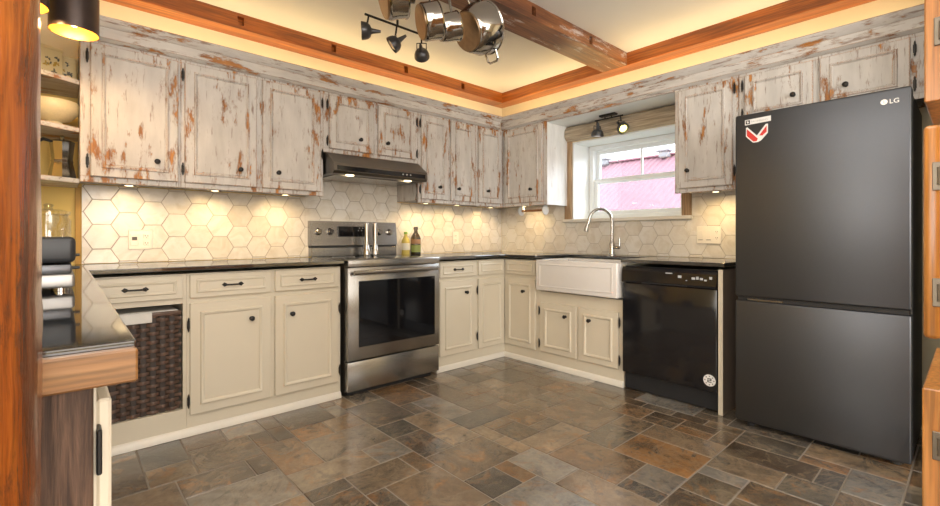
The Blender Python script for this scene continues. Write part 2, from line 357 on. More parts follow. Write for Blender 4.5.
def empty(name, loc):
    o = bpy.data.objects.new(name, None); COL.objects.link(o); o.location = loc; o.empty_display_size = 0.05
    ORG[o.name] = Vector(loc); return o
def tag(o, label, cat, group=None):
    o['label'] = label; o['category'] = cat
    if group: o['group'] = group
    return o
def thing(name, label, cat, loc, group=None): return tag(empty(name, loc), label, cat, group)
def struct(o): o['kind'] = 'structure'; return o
def lamp(kind, name, loc, power, col, parent, size=0.03, target=None, angle=120, blend=0.8):
    d = bpy.data.lights.new(name, kind); d.energy = power; d.color = col; d.shadow_soft_size = size
    if kind == 'SPOT': d.spot_size = math.radians(angle); d.spot_blend = blend
    o = bpy.data.objects.new(name, d); COL.objects.link(o)
    o.location = Vector(loc)-ORG[parent.name]; o.parent = parent
    if target: o.rotation_euler = (Vector(target)-Vector(loc)).to_track_quat('-Z', 'Y').to_euler()
    return o
def clip(poly, x0, x1, y0, y1):
    def cut(ps, ins, inter):
        out = []
        for i, p in enumerate(ps):
            q = ps[i-1]
            if ins(p):
                if not ins(q): out.append(inter(q, p))
                out.append(p)
            elif ins(q): out.append(inter(q, p))
        return out
    def ix(c): return lambda a, b: (c, a[1]+(b[1]-a[1])*(c-a[0])/(b[0]-a[0]))
    def iy(c): return lambda a, b: (a[0]+(b[0]-a[0])*(c-a[1])/(b[1]-a[1]), c)
    for ins, it in ((lambda p: p[0] >= x0, ix(x0)), (lambda p: p[0] <= x1, ix(x1)), (lambda p: p[1] >= y0, iy(y0)), (lambda p: p[1] <= y1, iy(y1))):
        poly = cut(poly, ins, it)
        if not poly: return []
    return poly
def set_attr(o, vals):
    a = o.data.attributes.new('tile', 'FLOAT', 'FACE'); a.data.foreach_set('value', vals)

# wall frames: S = stove wall (a = x, outwards = -y), W = window wall (a = y, outwards = -x)
YW, XW, ZC = 3.44, 3.57, 2.565
def S(a, d, z): return (a, d, z)
def W(a, d, z): return (d, a, z)
class P(B):
    """builder on one of the two walls; d = world coordinate across the wall, smaller is nearer the room"""
    def __init__(s, f): super().__init__(); s.f = f
    def bx(s, a0, a1, d0, d1, z0, z1, bev=0.0, seg=1):
        return s.box(a0, a1, d0, d1, z0, z1, bev, seg) if s.f is S else s.box(d0, d1, a0, a1, z0, z1, bev, seg)
    def ring(s, a0, a1, z0, z1, prof, d):
        """picture-frame moulding: prof = [(inset, height)]"""
        loops = []
        for i, h in prof:
            loops.append([s.f(a0+i, d-h, z0+i), s.f(a1-i, d-h, z0+i), s.f(a1-i, d-h, z1-i), s.f(a0+i, d-h, z1-i)])
        return s.quadstrip(loops, True)

# ------------------------------------------------------------------ the room
def build_floor():
    g = 0.094; nx, ny = 70, 70; x0, y0 = -3.0, -3.0
    occ = [[False]*ny for _ in range(nx)]; rnd = random.Random(11)
    sizes = [(4, 4), (3, 4), (4, 3), (3, 3), (2, 4), (4, 2), (2, 2), (2, 2), (2, 3), (3, 2), (2, 1), (1, 2)]
    b = B(); vals = []
    bmv = b.bm
    for j in range(ny):
        for i in range(nx):
            if occ[i][j]: continue
            cand = sizes[:]; rnd.shuffle(cand); cand += [(2, 2), (2, 1), (1, 2), (1, 1)]
            for sx, sy in cand:
                if i+sx > nx or j+sy > ny: continue
                if any(occ[i+a][j+c] for a in range(sx) for c in range(sy)): continue
                break
            for a in range(sx):
                for c in range(sy): occ[i+a][j+c] = True
            e = 0.0022; bev = 0.003
            X0, X1, Y0, Y1 = x0+i*g+e, x0+(i+sx)*g-e, y0+j*g+e, y0+(j+sy)*g-e
            hz = -0.0005 - rnd.random()*0.0015; tv = rnd.random()
            lo = [bmv.verts.new(p) for p in ((X0, Y0, -0.006), (X1, Y0, -0.006), (X1, Y1, -0.006), (X0, Y1, -0.006))]
            md = [bmv.verts.new(p) for p in ((X0, Y0, hz-bev), (X1, Y0, hz-bev), (X1, Y1, hz-bev), (X0, Y1, hz-bev))]
            tp = [bmv.verts.new(p) for p in ((X0+bev, Y0+bev, hz), (X1-bev, Y0+bev, hz), (X1-bev, Y1-bev, hz), (X0+bev, Y1-bev, hz))]
            for k in range(4):
                q = (k+1) % 4
                bmv.faces.new((lo[k], lo[q], md[q], md[k])); bmv.faces.new((md[k], md[q], tp[q], tp[k]))
            bmv.faces.new(tp); vals += [tv]*9
    o = b.build('floor', M['slate'], smooth=0); set_attr(o, vals); struct(o)
    s = B().box(-3.0, 3.6, -3.0, 3.6, -0.06, -0.0035).build('floor_grout', M['floor_grout'], o)
build_floor()

struct(B().box(-3.0, 3.57, -3.0, 3.44, ZC, ZC+0.06).build('ceiling', M['ceil']))
back = struct(B().box(-0.54, XW+0.06, YW, YW+0.06, 0, ZC).build('wall_back', M['wall']))
wl = struct(B().box(-0.60, -0.54, 1.0, YW, 0, ZC).build('wall_left', M['wall']))
# window wall with its deep opening
WY0, WY1, WZ0, WZ1 = 1.514, 2.517, 1.237, 1.95
b = B(); XO = 3.93
b.box(XW, XO, -3.0, WY0, 0, ZC).box(XW, XO, WY1, YW+0.06, 0, ZC).box(XW, XO, WY0, WY1, 0, WZ0).box(XW, XO, WY0, WY1, WZ1, ZC)
wr = struct(b.build('wall_window', M['wall_cream']))
struct(B().box(2.98, XW, 0.02, 0.10, 0, ZC).build('wall_right', M['gap_shade']))  # wall return coloured black to paint the gap's darkness
struct(B().box(-3.06, -3.0, -3.0, 1.0, 0, ZC).build('wall_side', M['wall_cream']))
struct(B().box(-3.0, XW, -3.06, -3.0, 0, ZC).build('wall_rear', M['wall_cream']))
struct(B().box(-3.0, -0.60, 1.0, 1.06, 0, ZC).build('wall_partition', M['wall_cream']))
# pale band of wall above the cabinets
struct(B().box(-0.54, XW, YW-0.004, YW, 2.0, ZC).build('upper_band', M['wall_cream'], back))
# hex tile backsplashes
def hexes(f, d, rects, name, parent, a_ref, z_ref):
    side = 0.0835; hh = side*math.sqrt(3)/2; b = B(); vals = []; rnd = random.Random(5)
    sgn = -1
    for ci in range(-4, 60):
        for rj in range(-6, 16):
            ca = a_ref+1.5*side*ci; cz = z_ref+2*hh*rj+(hh if ci % 2 else 0); tv = rnd.random()
            def pts(r): return [(ca+r*math.cos(k*PI/3), cz+r*math.sin(k*PI/3)) for k in range(6)]
            for (a0, a1, z0, z1) in rects:
                out = clip(pts(side-0.0017), a0, a1, z0, z1)
                if len(out) < 3: continue
                m = Vector((sum(p[0] for p in out)/len(out), sum(p[1] for p in out)/len(out)))
                inn = [tuple(m+(Vector(p)-m)*(1-0.0022/max((Vector(p)-m).length, 0.01))) for p in out]
                lo = [b.bm.verts.new(f(p[0], d-0.001, p[1])) for p in out]
                md = [b.bm.verts.new(f(p[0], d-0.0065, p[1])) for p in out]
                tp = [b.bm.verts.new(f(p[0], d-0.008, p[1])) for p in inn]
                n = len(out)
                for k in range(n):
                    q = (k+1) % n
                    b.bm.faces.new((lo[k], lo[q], md[q], md[k])); b.bm.faces.new((md[k], md[q], tp[q], tp[k]))
                b.bm.faces.new(tp); vals += [tv]*(2*n+1)
    o = b.build(name, M['hex'], parent, smooth=0); set_attr(o, vals)
    g = P(f)
    for (a0, a1, z0, z1) in rects: g.bx(a0, a1, d-0.0045, d, z0, z1)
    g.build('grout', M['grout'], o)
    return o
hexes(S, YW, [(0.10, 1.40, 0.918, 1.375), (1.40, 2.23, 0.918, 1.52), (2.23, XW-0.009, 0.918, 1.375)], 'hexagon_tile', back, 0.314, 1.2905)
hexes(W, XW, [(0.95, 1.437, 0.918, 1.40), (1.437, 2.60, 0.918, 1.205), (2.60, YW-0.009, 0.918, 1.375)], 'hexagon_tile', wr, 1.285, 1.229)
struct(B().box(0.070, 0.098, YW-0.016, YW, 0.917, 1.36, 0.002).build('shaded_return', M['return_shade']))  # thin strip standing for a shaded return of the yellow wall
struct(B().box(1.40, 2.23, YW-0.03, YW, 1.520, 1.556, 0.002).build('trim_2', M['strip_wood']))

# ------------------------------------------------------------------ timber beams
def beam_along_x(name, x0, x1, y0, y1, z0, z1, holes, face, mat, label):
    """beam with square mortise holes cut into one long face (face = 'y0')"""
    t = thing(name, label, 'beam', ((x0+x1)/2, (y0+y1)/2, z0))
    b = B(); cur = x0; hz0, hz1 = z0+0.025, z0+0.082; dp = 0.045
    rnd = random.Random(3)
    for hx in holes:
        h0, h1 = hx-0.020, hx+0.020
        b.box(cur, h0, y0, y1, z0, z1)
        b.box(h0, h1, y0, y1, z0, hz0); b.box(h0, h1, y0, y1, hz1, z1); b.box(h0, h1, y0+dp, y1, hz0, hz1)
        cur = h1
    b.box(cur, x1, y0, y1, z0, z1)
    b.build('timber', mat, t)
    return t
beam_along_x('ceiling_beam', -0.54, 3.42, 3.29, YW, 2.462, ZC+0.02, (0.22, 0.907, 1.567, 2.227, 2.88), 'y0', M['beam_x'],
             'orange stained timber beam along the ceiling above the stove wall')
t = thing('ceiling_beam', 'orange stained timber beam along the ceiling above the window wall', 'beam', (3.495, 1.0, 2.462))
B().box(3.42, XW, -3.0, YW, 2.462, ZC+0.02, 0.004).build('timber', M['beam_y'], t)
beam_along_x('ceiling_beam', -3.0, 3.42, 1.89, 2.11, 2.462, ZC+0.02, (1.62, 2.258, 2.904), 'y0', M['beam_old'],
             'weathered brown cross beam with whitewash traces spanning the ceiling')

# foreground post: rough hewn, oil dark
def post():
    cx, cy, R = -0.121, 0.735, 0.104; b = B(); loops = []; n = 40
    for k in range(131):
        z = k*ZC/130; lp = []
        for i in range(n):
            a = 2*PI*i/n; ca, sa = math.cos(a), math.sin(a)
            sq = 1.0/max(abs(ca), abs(sa)); r = R*min(sq, 1.16)
            p = Vector((ca*2.2, sa*2.2, z*2.6)); q = Vector((ca*7, sa*7, z*16))
            r += 0.003*noise.noise(p) + 0.0022*noise.noise(q) - 0.003*math.exp(-((z-1.0)/0.006)**2)*(0.5+0.5*ca)
            lp.append((cx+r*ca, cy+r*sa, z))
        loops.append(lp)
    b.quadstrip(loops, True, True, True)
    o = b.build('timber_post', M['post'], smooth=60)
    tag(o, 'rough hewn orange brown timber post in the left foreground', 'post')
post()

# ------------------------------------------------------------------ cabinet pieces
DM = [(0, 0), (0.002, 0.008), (0.007, 0.011), (0.013, 0.009), (0.018, 0.004), (0.022, 0.0)]
def knob(f, a, d, z, par, r=0.015):
    ax = f(0, -1, 0)
    B().lathe([(0.011, 0), (0.010, 0.003), (0.0055, 0.006), (0.0055, 0.013), (r*0.8, 0.017), (r, 0.022), (r*0.85, 0.028), (r*0.4, 0.031)], f(a, d, z), ax, 14).build('knob', M['black_metal'], par)
def hinge(f, a, d, z, par, hgt=0.058):
    b = P(f); b.bx(a-0.004, a+0.004, d-0.006, d+0.004, z-hgt/2, z+hgt/2, 0.0015)
    b.bx(a-0.0065, a+0.0065, d-0.002, d+0.004, z-hgt/2+0.008, z+hgt/2-0.008, 0.001)
    for s in (-1, 1): b.cyl(f(a, d-0.003, z+s*hgt/2), f(a, d-0.003, z+s*(hgt/2+0.010)), 0.0045, 0.0015, 8)
    b.build('hinge', M['black_metal'], par)
def pull(f, a, d, z, par, L=0.115):
    b = P(f)
    b.tube([f(a-L*0.38, d-0.003, z), f(a-L*0.34, d-0.018, z), f(a-L*0.15, d-0.024, z), f(a+L*0.15, d-0.024, z), f(a+L*0.34, d-0.018, z), f(a+L*0.38, d-0.003, z)], 0.0048, 8)
    for s in (-1, 1):              # arrow-shaped end plates
        pl = [f(a+s*L*0.5, d, z), f(a+s*L*0.38, d, z+0.012), f(a+s*L*0.27, d, z+0.006), f(a+s*L*0.27, d, z-0.006), f(a+s*L*0.38, d, z-0.012)]
        b.prism(pl, Vector(f(0, -0.005, 0)))
    b.build('handle', M['black_metal'], par)
def door(f, a0, a1, z0, z1, d, par, mat, pmat=None, kn=None, hs=None, inset=0.05, upper=False):
    """slab whose front is at d; applied moulding; knob (a,z); hinges [(a, z)]"""
    sl = P(f); sl.bx(a0, a1, d, d+0.019, z0, z1, 0.003)
    o = sl.build('door', mat, par)
    mo = P(f)
    if upper:
        prof = [(0, 0), (0.003, 0.007), (0.011, 0.008), (0.017, 0.003), (0.020, -0.001), (0.021, 0.0)]
    else: prof = DM
    mo.ring(a0+inset, a1-inset, z0+inset, z1-inset, prof, d)
    mo.build('moulding', mat, o)
    if upper:
        pn = P(f); pn.bx(a0+inset+0.020, a1-inset-0.020, d-0.002, d+0.004, z0+inset+0.020, z1-inset-0.020, 0.001); pn.build('panel', pmat or mat, o)
    if kn: knob(f, kn[0], d-(0.002 if upper else 0), kn[1], o)
    for h in hs or []: hinge(f, h[0], d, h[1], o)
    return o
def drawer(f, a0, a1, z0, z1, d, par, mat, has_pull=True):
    sl = P(f); sl.bx(a0, a1, d, d+0.019, z0, z1, 0.003); o = sl.build('drawer', mat, par)
    mo = P(f); mo.ring(a0+0.030, a1-0.030, z0+0.026, z1-0.026, [(0, 0), (0.002, 0.006), (0.006, 0.008), (0.011, 0.006), (0.016, 0.0)], d); mo.build('moulding', mat, o)
    if has_pull: pull(f, (a0+a1)/2, d, (z0+z1)/2, o)
    return o

# ------------------------------------------------------------------ upper cabinets
UF, UD = 3.120, 3.100        # face frame and door front on the stove wall
VF, VD = 3.250, 3.230        # the same on the window wall
ZB, ZT, ZCR = 1.362, 2.125, 2.232
def upper(name_label, f, face, doorpl, wall, a0, a1, z0, doors, ztop=ZT, side_mat=None):
    o = f((a0+a1)/2, (face+wall)/2, z0)
    t = thing('wall_cabinet', name_label, 'cabinet', o)
    b = P(f); b.bx(a0, a1, face+0.004, wall, z0+0.018, ztop); b.build('carcass', M['dist_worn'] if side_mat is None else side_mat, t)
    b = P(f)                          # face frame: stiles and rails around each door
    b.bx(a0, a1, face, face+0.02, z0, z0+0.032, 0.002); b.bx(a0, a1, face, face+0.02, ztop-0.03, ztop, 0.002)
    edges = [a0] + [x for dd in doors for x in (dd[0], dd[1])] + [a1]
    edges = sorted(edges)
    for k in range(0, len(edges), 2):
        l, r = edges[k], edges[k+1]
        b.bx(l, r, face-0.0005, face+0.02, z0, ztop, 0.0015)
    b.build('face_frame', M['dist_worn'], t)
    for (d0, d1, kn, hs) in doors:
        door(f, d0-0.006, d1+0.006, z0+0.030, ztop-0.030, doorpl, t, M['dist_worn'], M['dist'], kn, hs, inset=0.046, upper=True)
    return t
upper('tall distressed white wall cabinet with one door, far left beside the corner shelves', S, UF, UD, YW, 0.083, 0.533, ZB,
      [(0.130, 0.512, (0.414, 1.497), [(0.112, 2.02), (0.112, 1.47)])])
upper('distressed white two-door wall cabinet left of the range hood', S, UF, UD, YW, 0.533, 1.403, ZB,
      [(0.556, 0.944, (0.849, 1.495), [(0.540, 2.02), (0.540, 1.47)]), (0.990, 1.372, (1.082, 1.497), [(1.390, 2.02), (1.390, 1.66)])])
upper('short distressed two-door wall cabinet directly above the range hood', S, UF, UD, YW, 1.403, 2.228, 1.680,
      [(1.450, 1.800, (1.684, 1.80), [(1.427, 2.02), (1.427, 1.76)]), (1.848, 2.190, (1.919, 1.805), [(2.208, 2.02), (2.208, 1.76)])])
upper('narrow distressed two-door wall cabinet right of the range hood', S, UF, UD, YW, 2.228, 2.885, ZB,
      [(2.262, 2.538, (2.44, 1.50), [(2.240, 2.02), (2.240, 1.47)]), (2.580, 2.862, (2.655, 1.50), [])])
# corner cabinet: one box round the corner, a door on each wall
t = thing('wall_cabinet', 'distressed corner wall cabinet with doors on both walls, left of the window', 'cabinet', (3.4, 3.1, ZB))
b = B(); b.box(2.885, XW, UF+0.004, YW, ZB+0.018, ZT); b.box(VF+0.004, XW, 2.572, UF+0.004, ZB+0.018, ZT); b.build('carcass', M['dist_worn'], t)
B().box(VF+0.002, XW, 2.568, 2.574, ZB, ZT).build('side_panel', M['white_worn'], t)['label'] = 'white painted side panel facing the window'
b = P(S)
for z0, z1 in ((ZB, ZB+0.032), (ZT-0.03, ZT)): b.bx(2.885, VF, UF, UF+0.02, z0, z1, 0.002); b.box(VF, VF+0.02, 2.572, UF, z0, z1, 0.002)
b.bx(2.885, 2.915, UF-0.0006, UF+0.019, ZB-0.0006, ZT-0.0006, 0.0015); b.bx(3.225, VF-0.001, UF-0.0006, UF+0.019, ZB-0.0006, ZT-0.0006, 0.0015)
b.box(VF-0.0006, VF+0.019, 3.085, UF-0.001, ZB-0.0006, ZT-0.0006, 0.0015); b.box(VF-0.0006, VF+0.019, 2.5715, 2.612, ZB-0.0006, ZT-0.0006, 0.0015)
b.build('face_frame', M['dist_worn'], t)
door(S, 2.909, 3.215, ZB+0.03, ZT-0.03, UD, t, M['dist_worn'], M['dist'], (3.02, 1.505), [], 0.046, True)
door(W, 2.615, 3.075, ZB+0.03, ZT-0.03, VD, t, M['dist_worn'], M['dist'], (2.735, 1.51), [], 0.046, True)
upper('distressed one-door wall cabinet between the window and the refrigerator', W, VF, VD, XW, 1.020, 1.428, 1.380,
      [(1.056, 1.392, (1.330, 1.530), [(1.038, 2.03), (1.038, 1.50)])])
upper('short distressed two-door wall cabinet above the black refrigerator', W, VF, VD, XW, 0.165, 1.018, 1.775,
      [(0.632, 0.975, (0.720, 1.912), [(0.993, 2.03), (0.993, 1.85)]), (0.228, 0.590, (0.478, 1.912), [(0.205, 2.03), (0.205, 1.85)])])
# crown boards
t = thing('crown_moulding', 'distressed crown board along the tops of the stove wall cabinets', 'moulding', (1.7, 3.09, ZT))
B().prism([(0.075, 3.112, ZT-0.012), (0.075, 3.092, ZT+0.004), (0.075, 3.090, ZT+0.060), (0.075, 3.072, ZT+0.078), (0.075, 3.060, ZCR), (0.075, 3.130, ZCR), (0.075, 3.130, ZT-0.012)], (3.116, 0, 0)).build('crown_board', M['dist_x'], t)
t = thing('crown_moulding', 'distressed crown board spanning the window wall cabinets', 'moulding', (3.22, 1.6, ZT))
B().prism([(3.242, 0.160, ZT-0.012), (3.222, 0.160, ZT+0.004), (3.220, 0.160, ZT+0.060), (3.202, 0.160, ZT+0.078), (3.190, 0.160, ZCR), (3.257, 0.160, ZCR), (3.257, 0.160, ZT-0.012)], (0, 2.958, 0)).build('crown_board', M['dist_y'], t)
# bridge over the window: valance with white soffit
t = thing('valance', 'distressed valance board with white underside bridging over the window', 'valance', (3.4, 2.0, ZT-0.015))
B().box(3.236, 3.257, 1.430, 2.566, 2.1005, ZT-0.0125, 0.002).build('board', M['dist_y'], t)
B().box(3.258, XW, 1.430, 2.566, 2.100, ZT).build('soffit', M['white_paint'], t)['label'] = 'white soffit'

# ------------------------------------------------------------------ window
win = thing('window_1', 'white double hung window', 'window', (3.82, 2.0, WZ0))
del win['label'], win['category']; struct(win)
XF = 3.82
b = B()
b.box(XF, XF+0.10, WY1-0.055, WY1-0.009, WZ0+0.045, WZ1-0.05, .003).box(XF, XF+0.10, WY0+0.009, WY0+0.055, WZ0+0.045, WZ1-0.05, .003)
b.box(XF, XF+0.10, WY0+0.009, WY1-0.009, WZ1-0.05, WZ1-0.009, .003).box(XF, XF+0.10, WY0+0.009, WY1-0.009, WZ0, WZ0+0.045, .003)
b.build('window_frame', M['vinyl'], win)
ZM = 1.60
def sash(x, z0, z1, muntin):
    b = B(); y0, y1 = WY0+0.054, WY1-0.054; s = 0.040
    b.box(x, x+0.032, y0, y0+s, z0+s, z1-s, .003).box(x, x+0.032, y1-s, y1, z0+s, z1-s, .003).box(x, x+0.032, y0, y1, z0, z0+s, .004).box(x, x+0.032, y0, y1, z1-s, z1, .004)
    if muntin: b.box(x+0.010, x+0.022, 1.995, 2.013, z0+s, z1-s)
    o = b.build('sash', M['vinyl'], win)
    B().box(x+0.014, x+0.018, y0+s-0.004, y1-s+0.004, z0+s-0.004, z1-s+0.004).build('pane', M['pane'], o)
sash(XF+0.055, ZM-0.02, WZ1-0.045, True); sash(XF+0.018, WZ0+0.04, ZM+0.025, False)
# white lined reveals, sill, rough boards, log header
struct(B().box(XW-0.004, XF, WY1-0.008, WY1+0.002, WZ0, WZ1).box(XW-0.004, XF, WY0-0.002, WY0+0.008, WZ0, WZ1).box(XW-0.004, XF, WY0, WY1, WZ1-0.008, WZ1+0.002).build('window_reveal', M['white_paint'], win))
struct(B().box(XW-0.032, XF+0.004, 1.430, 2.612, 1.207, 1.236, 0.004).build('window_sill', M['cream_trim'], win))
struct(B().box(XW-0.022, XW, WY1+0.004, 2.600, 1.236, 2.098, 0.004).build('trim_3', M['jamb_wood']))
struct(B().box(XW-0.022, XW, 1.440, WY0-0.004, 1.236, 1.97, 0.004).build('trim_4', M['jamb_wood']))
b = B(); loops = []
for k in range(40):
    y = 1.432+k*(2.565-1.432)/39; lp = []
    for i in range(20):
        a = 2*PI*i/20; n_ = 0.010*noise.noise(Vector((y*4, math.cos(a)*1.5, math.sin(a)*1.5)))
        lp.append((3.548+(0.050+n_)*math.cos(a), y, 2.027+(0.070+n_)*math.sin(a)))
    loops.append(lp)
b.quadstrip(loops, True, True, True); struct(b.build('trim_5', M['log'], smooth=60))

# ------------------------------------------------------------------ outside
struct(B().box(3.93, 30, -12, 24, -0.9, -0.8).build('ground', M['ground']))
t = thing('neighbouring_house', 'neighbouring house with a red metal roof seen through the window', 'house', (9.0, 5.0, -0.8))
b = B(); b.box(6.9, 13.1, -3, 13, -0.8, 0.75); b.prism([(6.9, -3, 0.75), (13.1, -3, 0.75), (10, -3, 2.6)], (0, 0.15, 0)); b.prism([(6.9, 12.85, 0.75), (13.1, 12.85, 0.75), (10, 12.85, 2.6)], (0, 0.15, 0)); b.build('wall', M['siding'], t)
b = B(); n = 640
for xe, ze in ((6.5, 0.72), (13.5, 0.72)):
    lo = []
    for k in range(n+1):
        y = -3.3+16.6*k/n; h = 0.022*(1 if k % 5 in (0, 1) else 0)
        lo.append(((xe, y, ze+h), (10, y, 2.86+h)))
    L = [(b.bm.verts.new(p), b.bm.verts.new(q)) for p, q in lo]
    for a_, c_ in zip(L, L[1:]): b.bm.faces.new((a_[0], c_[0], c_[1], a_[1]))
b.build('roof', M['roof_pink'], t, smooth=0)
B().box(9.9, 10.1, -3.3, 13.3, 2.86, 2.90, 0.01).build('ridge_cap', M['roof_pink'], t)
for yv in (6.05, 4.55):
    v_ = B(); v_.box(9.75, 9.95, yv-0.10, yv+0.10, 2.80, 2.93, 0.02); v_.box(9.72, 9.98, yv-0.15, yv+0.15, 2.93, 2.97, 0.01); v_.build('roof_vent', M['vent_grey'], t)
B().tube([(9.9, 5.72, 2.86), (9.9, 5.55, 3.10), (9.9, 5.30, 3.42)], 0.012, 6).build('mast', M['vent_grey'], t)

# ------------------------------------------------------------------ base cabinets
BF, BD = 2.846, 2.827        # stove wall: frame, door front
EF, ED = 2.990, 2.971        # window wall
ZK = 0.875
def base_box(b, f, a0, a1, face, wall, z1=ZK): b.bx(a0, a1, face, wall-0.012, 0.0, z1)
# open bay with the basket
t = thing('base_cabinet', 'cream base cabinet with a drawer over an open basket bay, left corner', 'cabinet', (0.3, 3.1, 0))
b = P(S); b.bx(0.062, 0.150, BF, YW-0.012, 0, ZK); b.bx(0.496, 0.512, BF, YW-0.012, 0, ZK); b.bx(0.150, 0.496, BF, YW-0.012, 0, 0.148); b.bx(0.150, 0.496, BF, YW-0.012, 0.716, ZK); b.bx(0.150, 0.496, YW-0.03, YW-0.012, 0.148, 0.716)
b.build('carcass', M['cream'], t)
drawer(S, 0.080, 0.494, 0.745, 0.868, BD, t, M['cream'])
t = thing('base_cabinet', 'cream base cabinet with two drawers and two doors left of the stove', 'cabinet', (0.95, 3.1, 0))
b = P(S); base_box(b, S, 0.513, 1.400, BF, YW); b.build('carcass', M['cream'], t)
for a0, a1 in ((0.526, 0.947), (0.972, 1.378)): drawer(S, a0, a1, 0.742, 0.868, BD, t, M['cream'])
door(S, 0.526, 0.947, 0.112, 0.715, BD, t, M['cream'], None, (0.835, 0.600), [(0.519, 0.60), (0.519, 0.19)], 0.048)
door(S, 0.972, 1.378, 0.112, 0.715, BD, t, M['cream'], None, (1.070, 0.600), [(1.388, 0.60), (1.388, 0.19)], 0.048)
t = thing('base_cabinet', 'cream corner base cabinet between the stove and the farmhouse sink', 'cabinet', (3.1, 3.1, 0))
b = P(S); base_box(b, S, 2.205, XW-0.012, BF, YW); b.box(EF, XW-0.012, 2.448, BF, 0, ZK); b.build('carcass', M['cream'], t)
drawer(S, 2.236, 2.622, 0.745, 0.868, BD, t, M['cream']); drawer(S, 2.655, 2.968, 0.745, 0.868, BD, t, M['cream'], False)
door(S, 2.236, 2.622, 0.120, 0.715, BD, t, M['cream'], None, (2.505, 0.615), [], 0.048)
door(S, 2.655, 2.968, 0.120, 0.715, BD, t, M['cream'], None, None, [(2.638, 0.62), (2.638, 0.23)], 0.042)
drawer(W, 2.478, 2.825, 0.745, 0.868, ED, t, M['cream'], False)
door(W, 2.478, 2.825, 0.120, 0.715, ED, t, M['cream'], None, (2.600, 0.605), [], 0.048)
t = thing('base_cabinet', 'cream sink base cabinet with two doors under the white farmhouse sink', 'cabinet', (3.2, 2.06, 0))
b = P(W); base_box(b, W, 1.675, 2.447, EF, XW, 0.62); b.build('carcass', M['cream'], t)
b = P(W); b.bx(2.433, 2.447, EF, XW-0.3, 0.62, ZK); b.bx(1.675, 1.685, EF, XW-0.3, 0.62, ZK); b.build('stile', M['cream'], t)
door(W, 2.068, 2.420, 0.125, 0.530, ED, t, M['cream'], None, (2.165, 0.442), [(2.432, 0.46), (2.432, 0.19)], 0.045)
door(W, 1.712, 2.044, 0.125, 0.530, ED, t, M['cream'], None, (1.946, 0.442), [(1.700, 0.46), (1.700, 0.19)], 0.045)
# dishwasher end panel
ep = P(W).bx(1.012, 1.036, 2.957, XW-0.012, 0, ZK, 0.001).build('end_panel', M['shaded_board'])  # board colour imitates shade cast by the refrigerator
P(W).bx(1.011, 1.037, 2.950, 2.957, 0, ZK, 0.001).build('edge_strip', M['cream'], ep)['label'] = 'cream painted front edge'
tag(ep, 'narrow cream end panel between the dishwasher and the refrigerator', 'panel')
# floor mouldings
QR = [(0, 0), (0.018, 0), (0.017, 0.012), (0.012, 0.030), (0.004, 0.040), (0, 0.042)]
def quarter(f, a0, a1, d, name):
    b = B(); b.prism([f(a0, d-u, v) for u, v in QR], Vector(f(a1-a0, 0, 0))); return struct(b.build(name, M['cream_trim']))
quarter(S, 0.062, 1.400, BF-0.0005, 'baseboard_back'); quarter(S, 2.205, EF-0.018, BF-0.0005, 'baseboard_corner'); quarter(W, 1.675, BF-0.0005, EF-0.0005, 'baseboard_window')
# left run
t = thing('base_cabinet', 'cream base cabinet of the left run, edge-on behind the barn wood end', 'cabinet', (-0.25, 1.9, 0))
B().box(-0.53, 0.044, 0.915, 2.845, 0, ZK).build('carcass', M['cream'], t)
dd = B().box(0.045, 0.064, 0.935, 1.45, 0.10, 0.815, 0.004).build('door', M['cream'], t)
b = B()
for z in (0.20, 0.742):
    b.box(0.0435, 0.0505, 0.902, 0.935, z-0.035, z+0.035, 0.002)
b.build('hinge', M['black_metal'], dd)
o = B()
for k, (x0, x1) in enumerate(((-0.53, -0.36), (-0.358, -0.19), (-0.188, -0.075), (-0.073, 0.0395))):
    o.box(x0, x1, 0.884+0.003*(k % 2), 0.910, 0.002, 0.8695, 0.003)
tag(o.build('barn_board_panel', M['barn']), 'dark weathered barn wood end panel beneath the left counter', 'panel')
tag(B().box(-0.53, 0.089, 0.842, 0.8635, 0.858, 0.9075, 0.003).build('edge_board', M['oak_board']), 'light brown timber board under the left counter end', 'board')

# ------------------------------------------------------------------ countertops
b = B(); b.box(-0.538, 1.402, 2.790, YW-0.002, 0.893, 0.915, 0.003); 
o1 = B()
poly = [(-0.538, 0.864), (0.0895, 0.864), (0.108, 2.790), (1.402, 2.790), (1.402, YW-0.009), (-0.538, YW-0.009)]
o1.prism([(x, y, 0.895) for x, y in poly], (0, 0, 0.021))
b.bm.free()
o = o1.build('countertop', M['granite'], smooth=0); tag(o, 'glossy black stone counter, L-shaped, left of the stove', 'countertop')
bv = o.modifiers.new('edge', 'BEVEL'); bv.width = 0.003; bv.segments = 2; bv.limit_method = 'ANGLE'
o2 = B()
poly = [(2.203, 2.790), (2.940, 2.790), (2.940, 2.446), (3.372, 2.446), (3.372, 1.674), (2.940, 1.674), (2.940, 1.000), (XW-0.009, 1.000), (XW-0.009, YW-0.009), (2.203, YW-0.009)]
o2.prism([(x, y, 0.893) for x, y in poly], (0, 0, 0.023))
o = o2.build('countertop', M['granite'], smooth=0); tag(o, 'black stone counter right of the stove, running under the window', 'countertop')
bv = o.modifiers.new('edge', 'BEVEL'); bv.width = 0.003; bv.segments = 2; bv.limit_method = 'ANGLE'

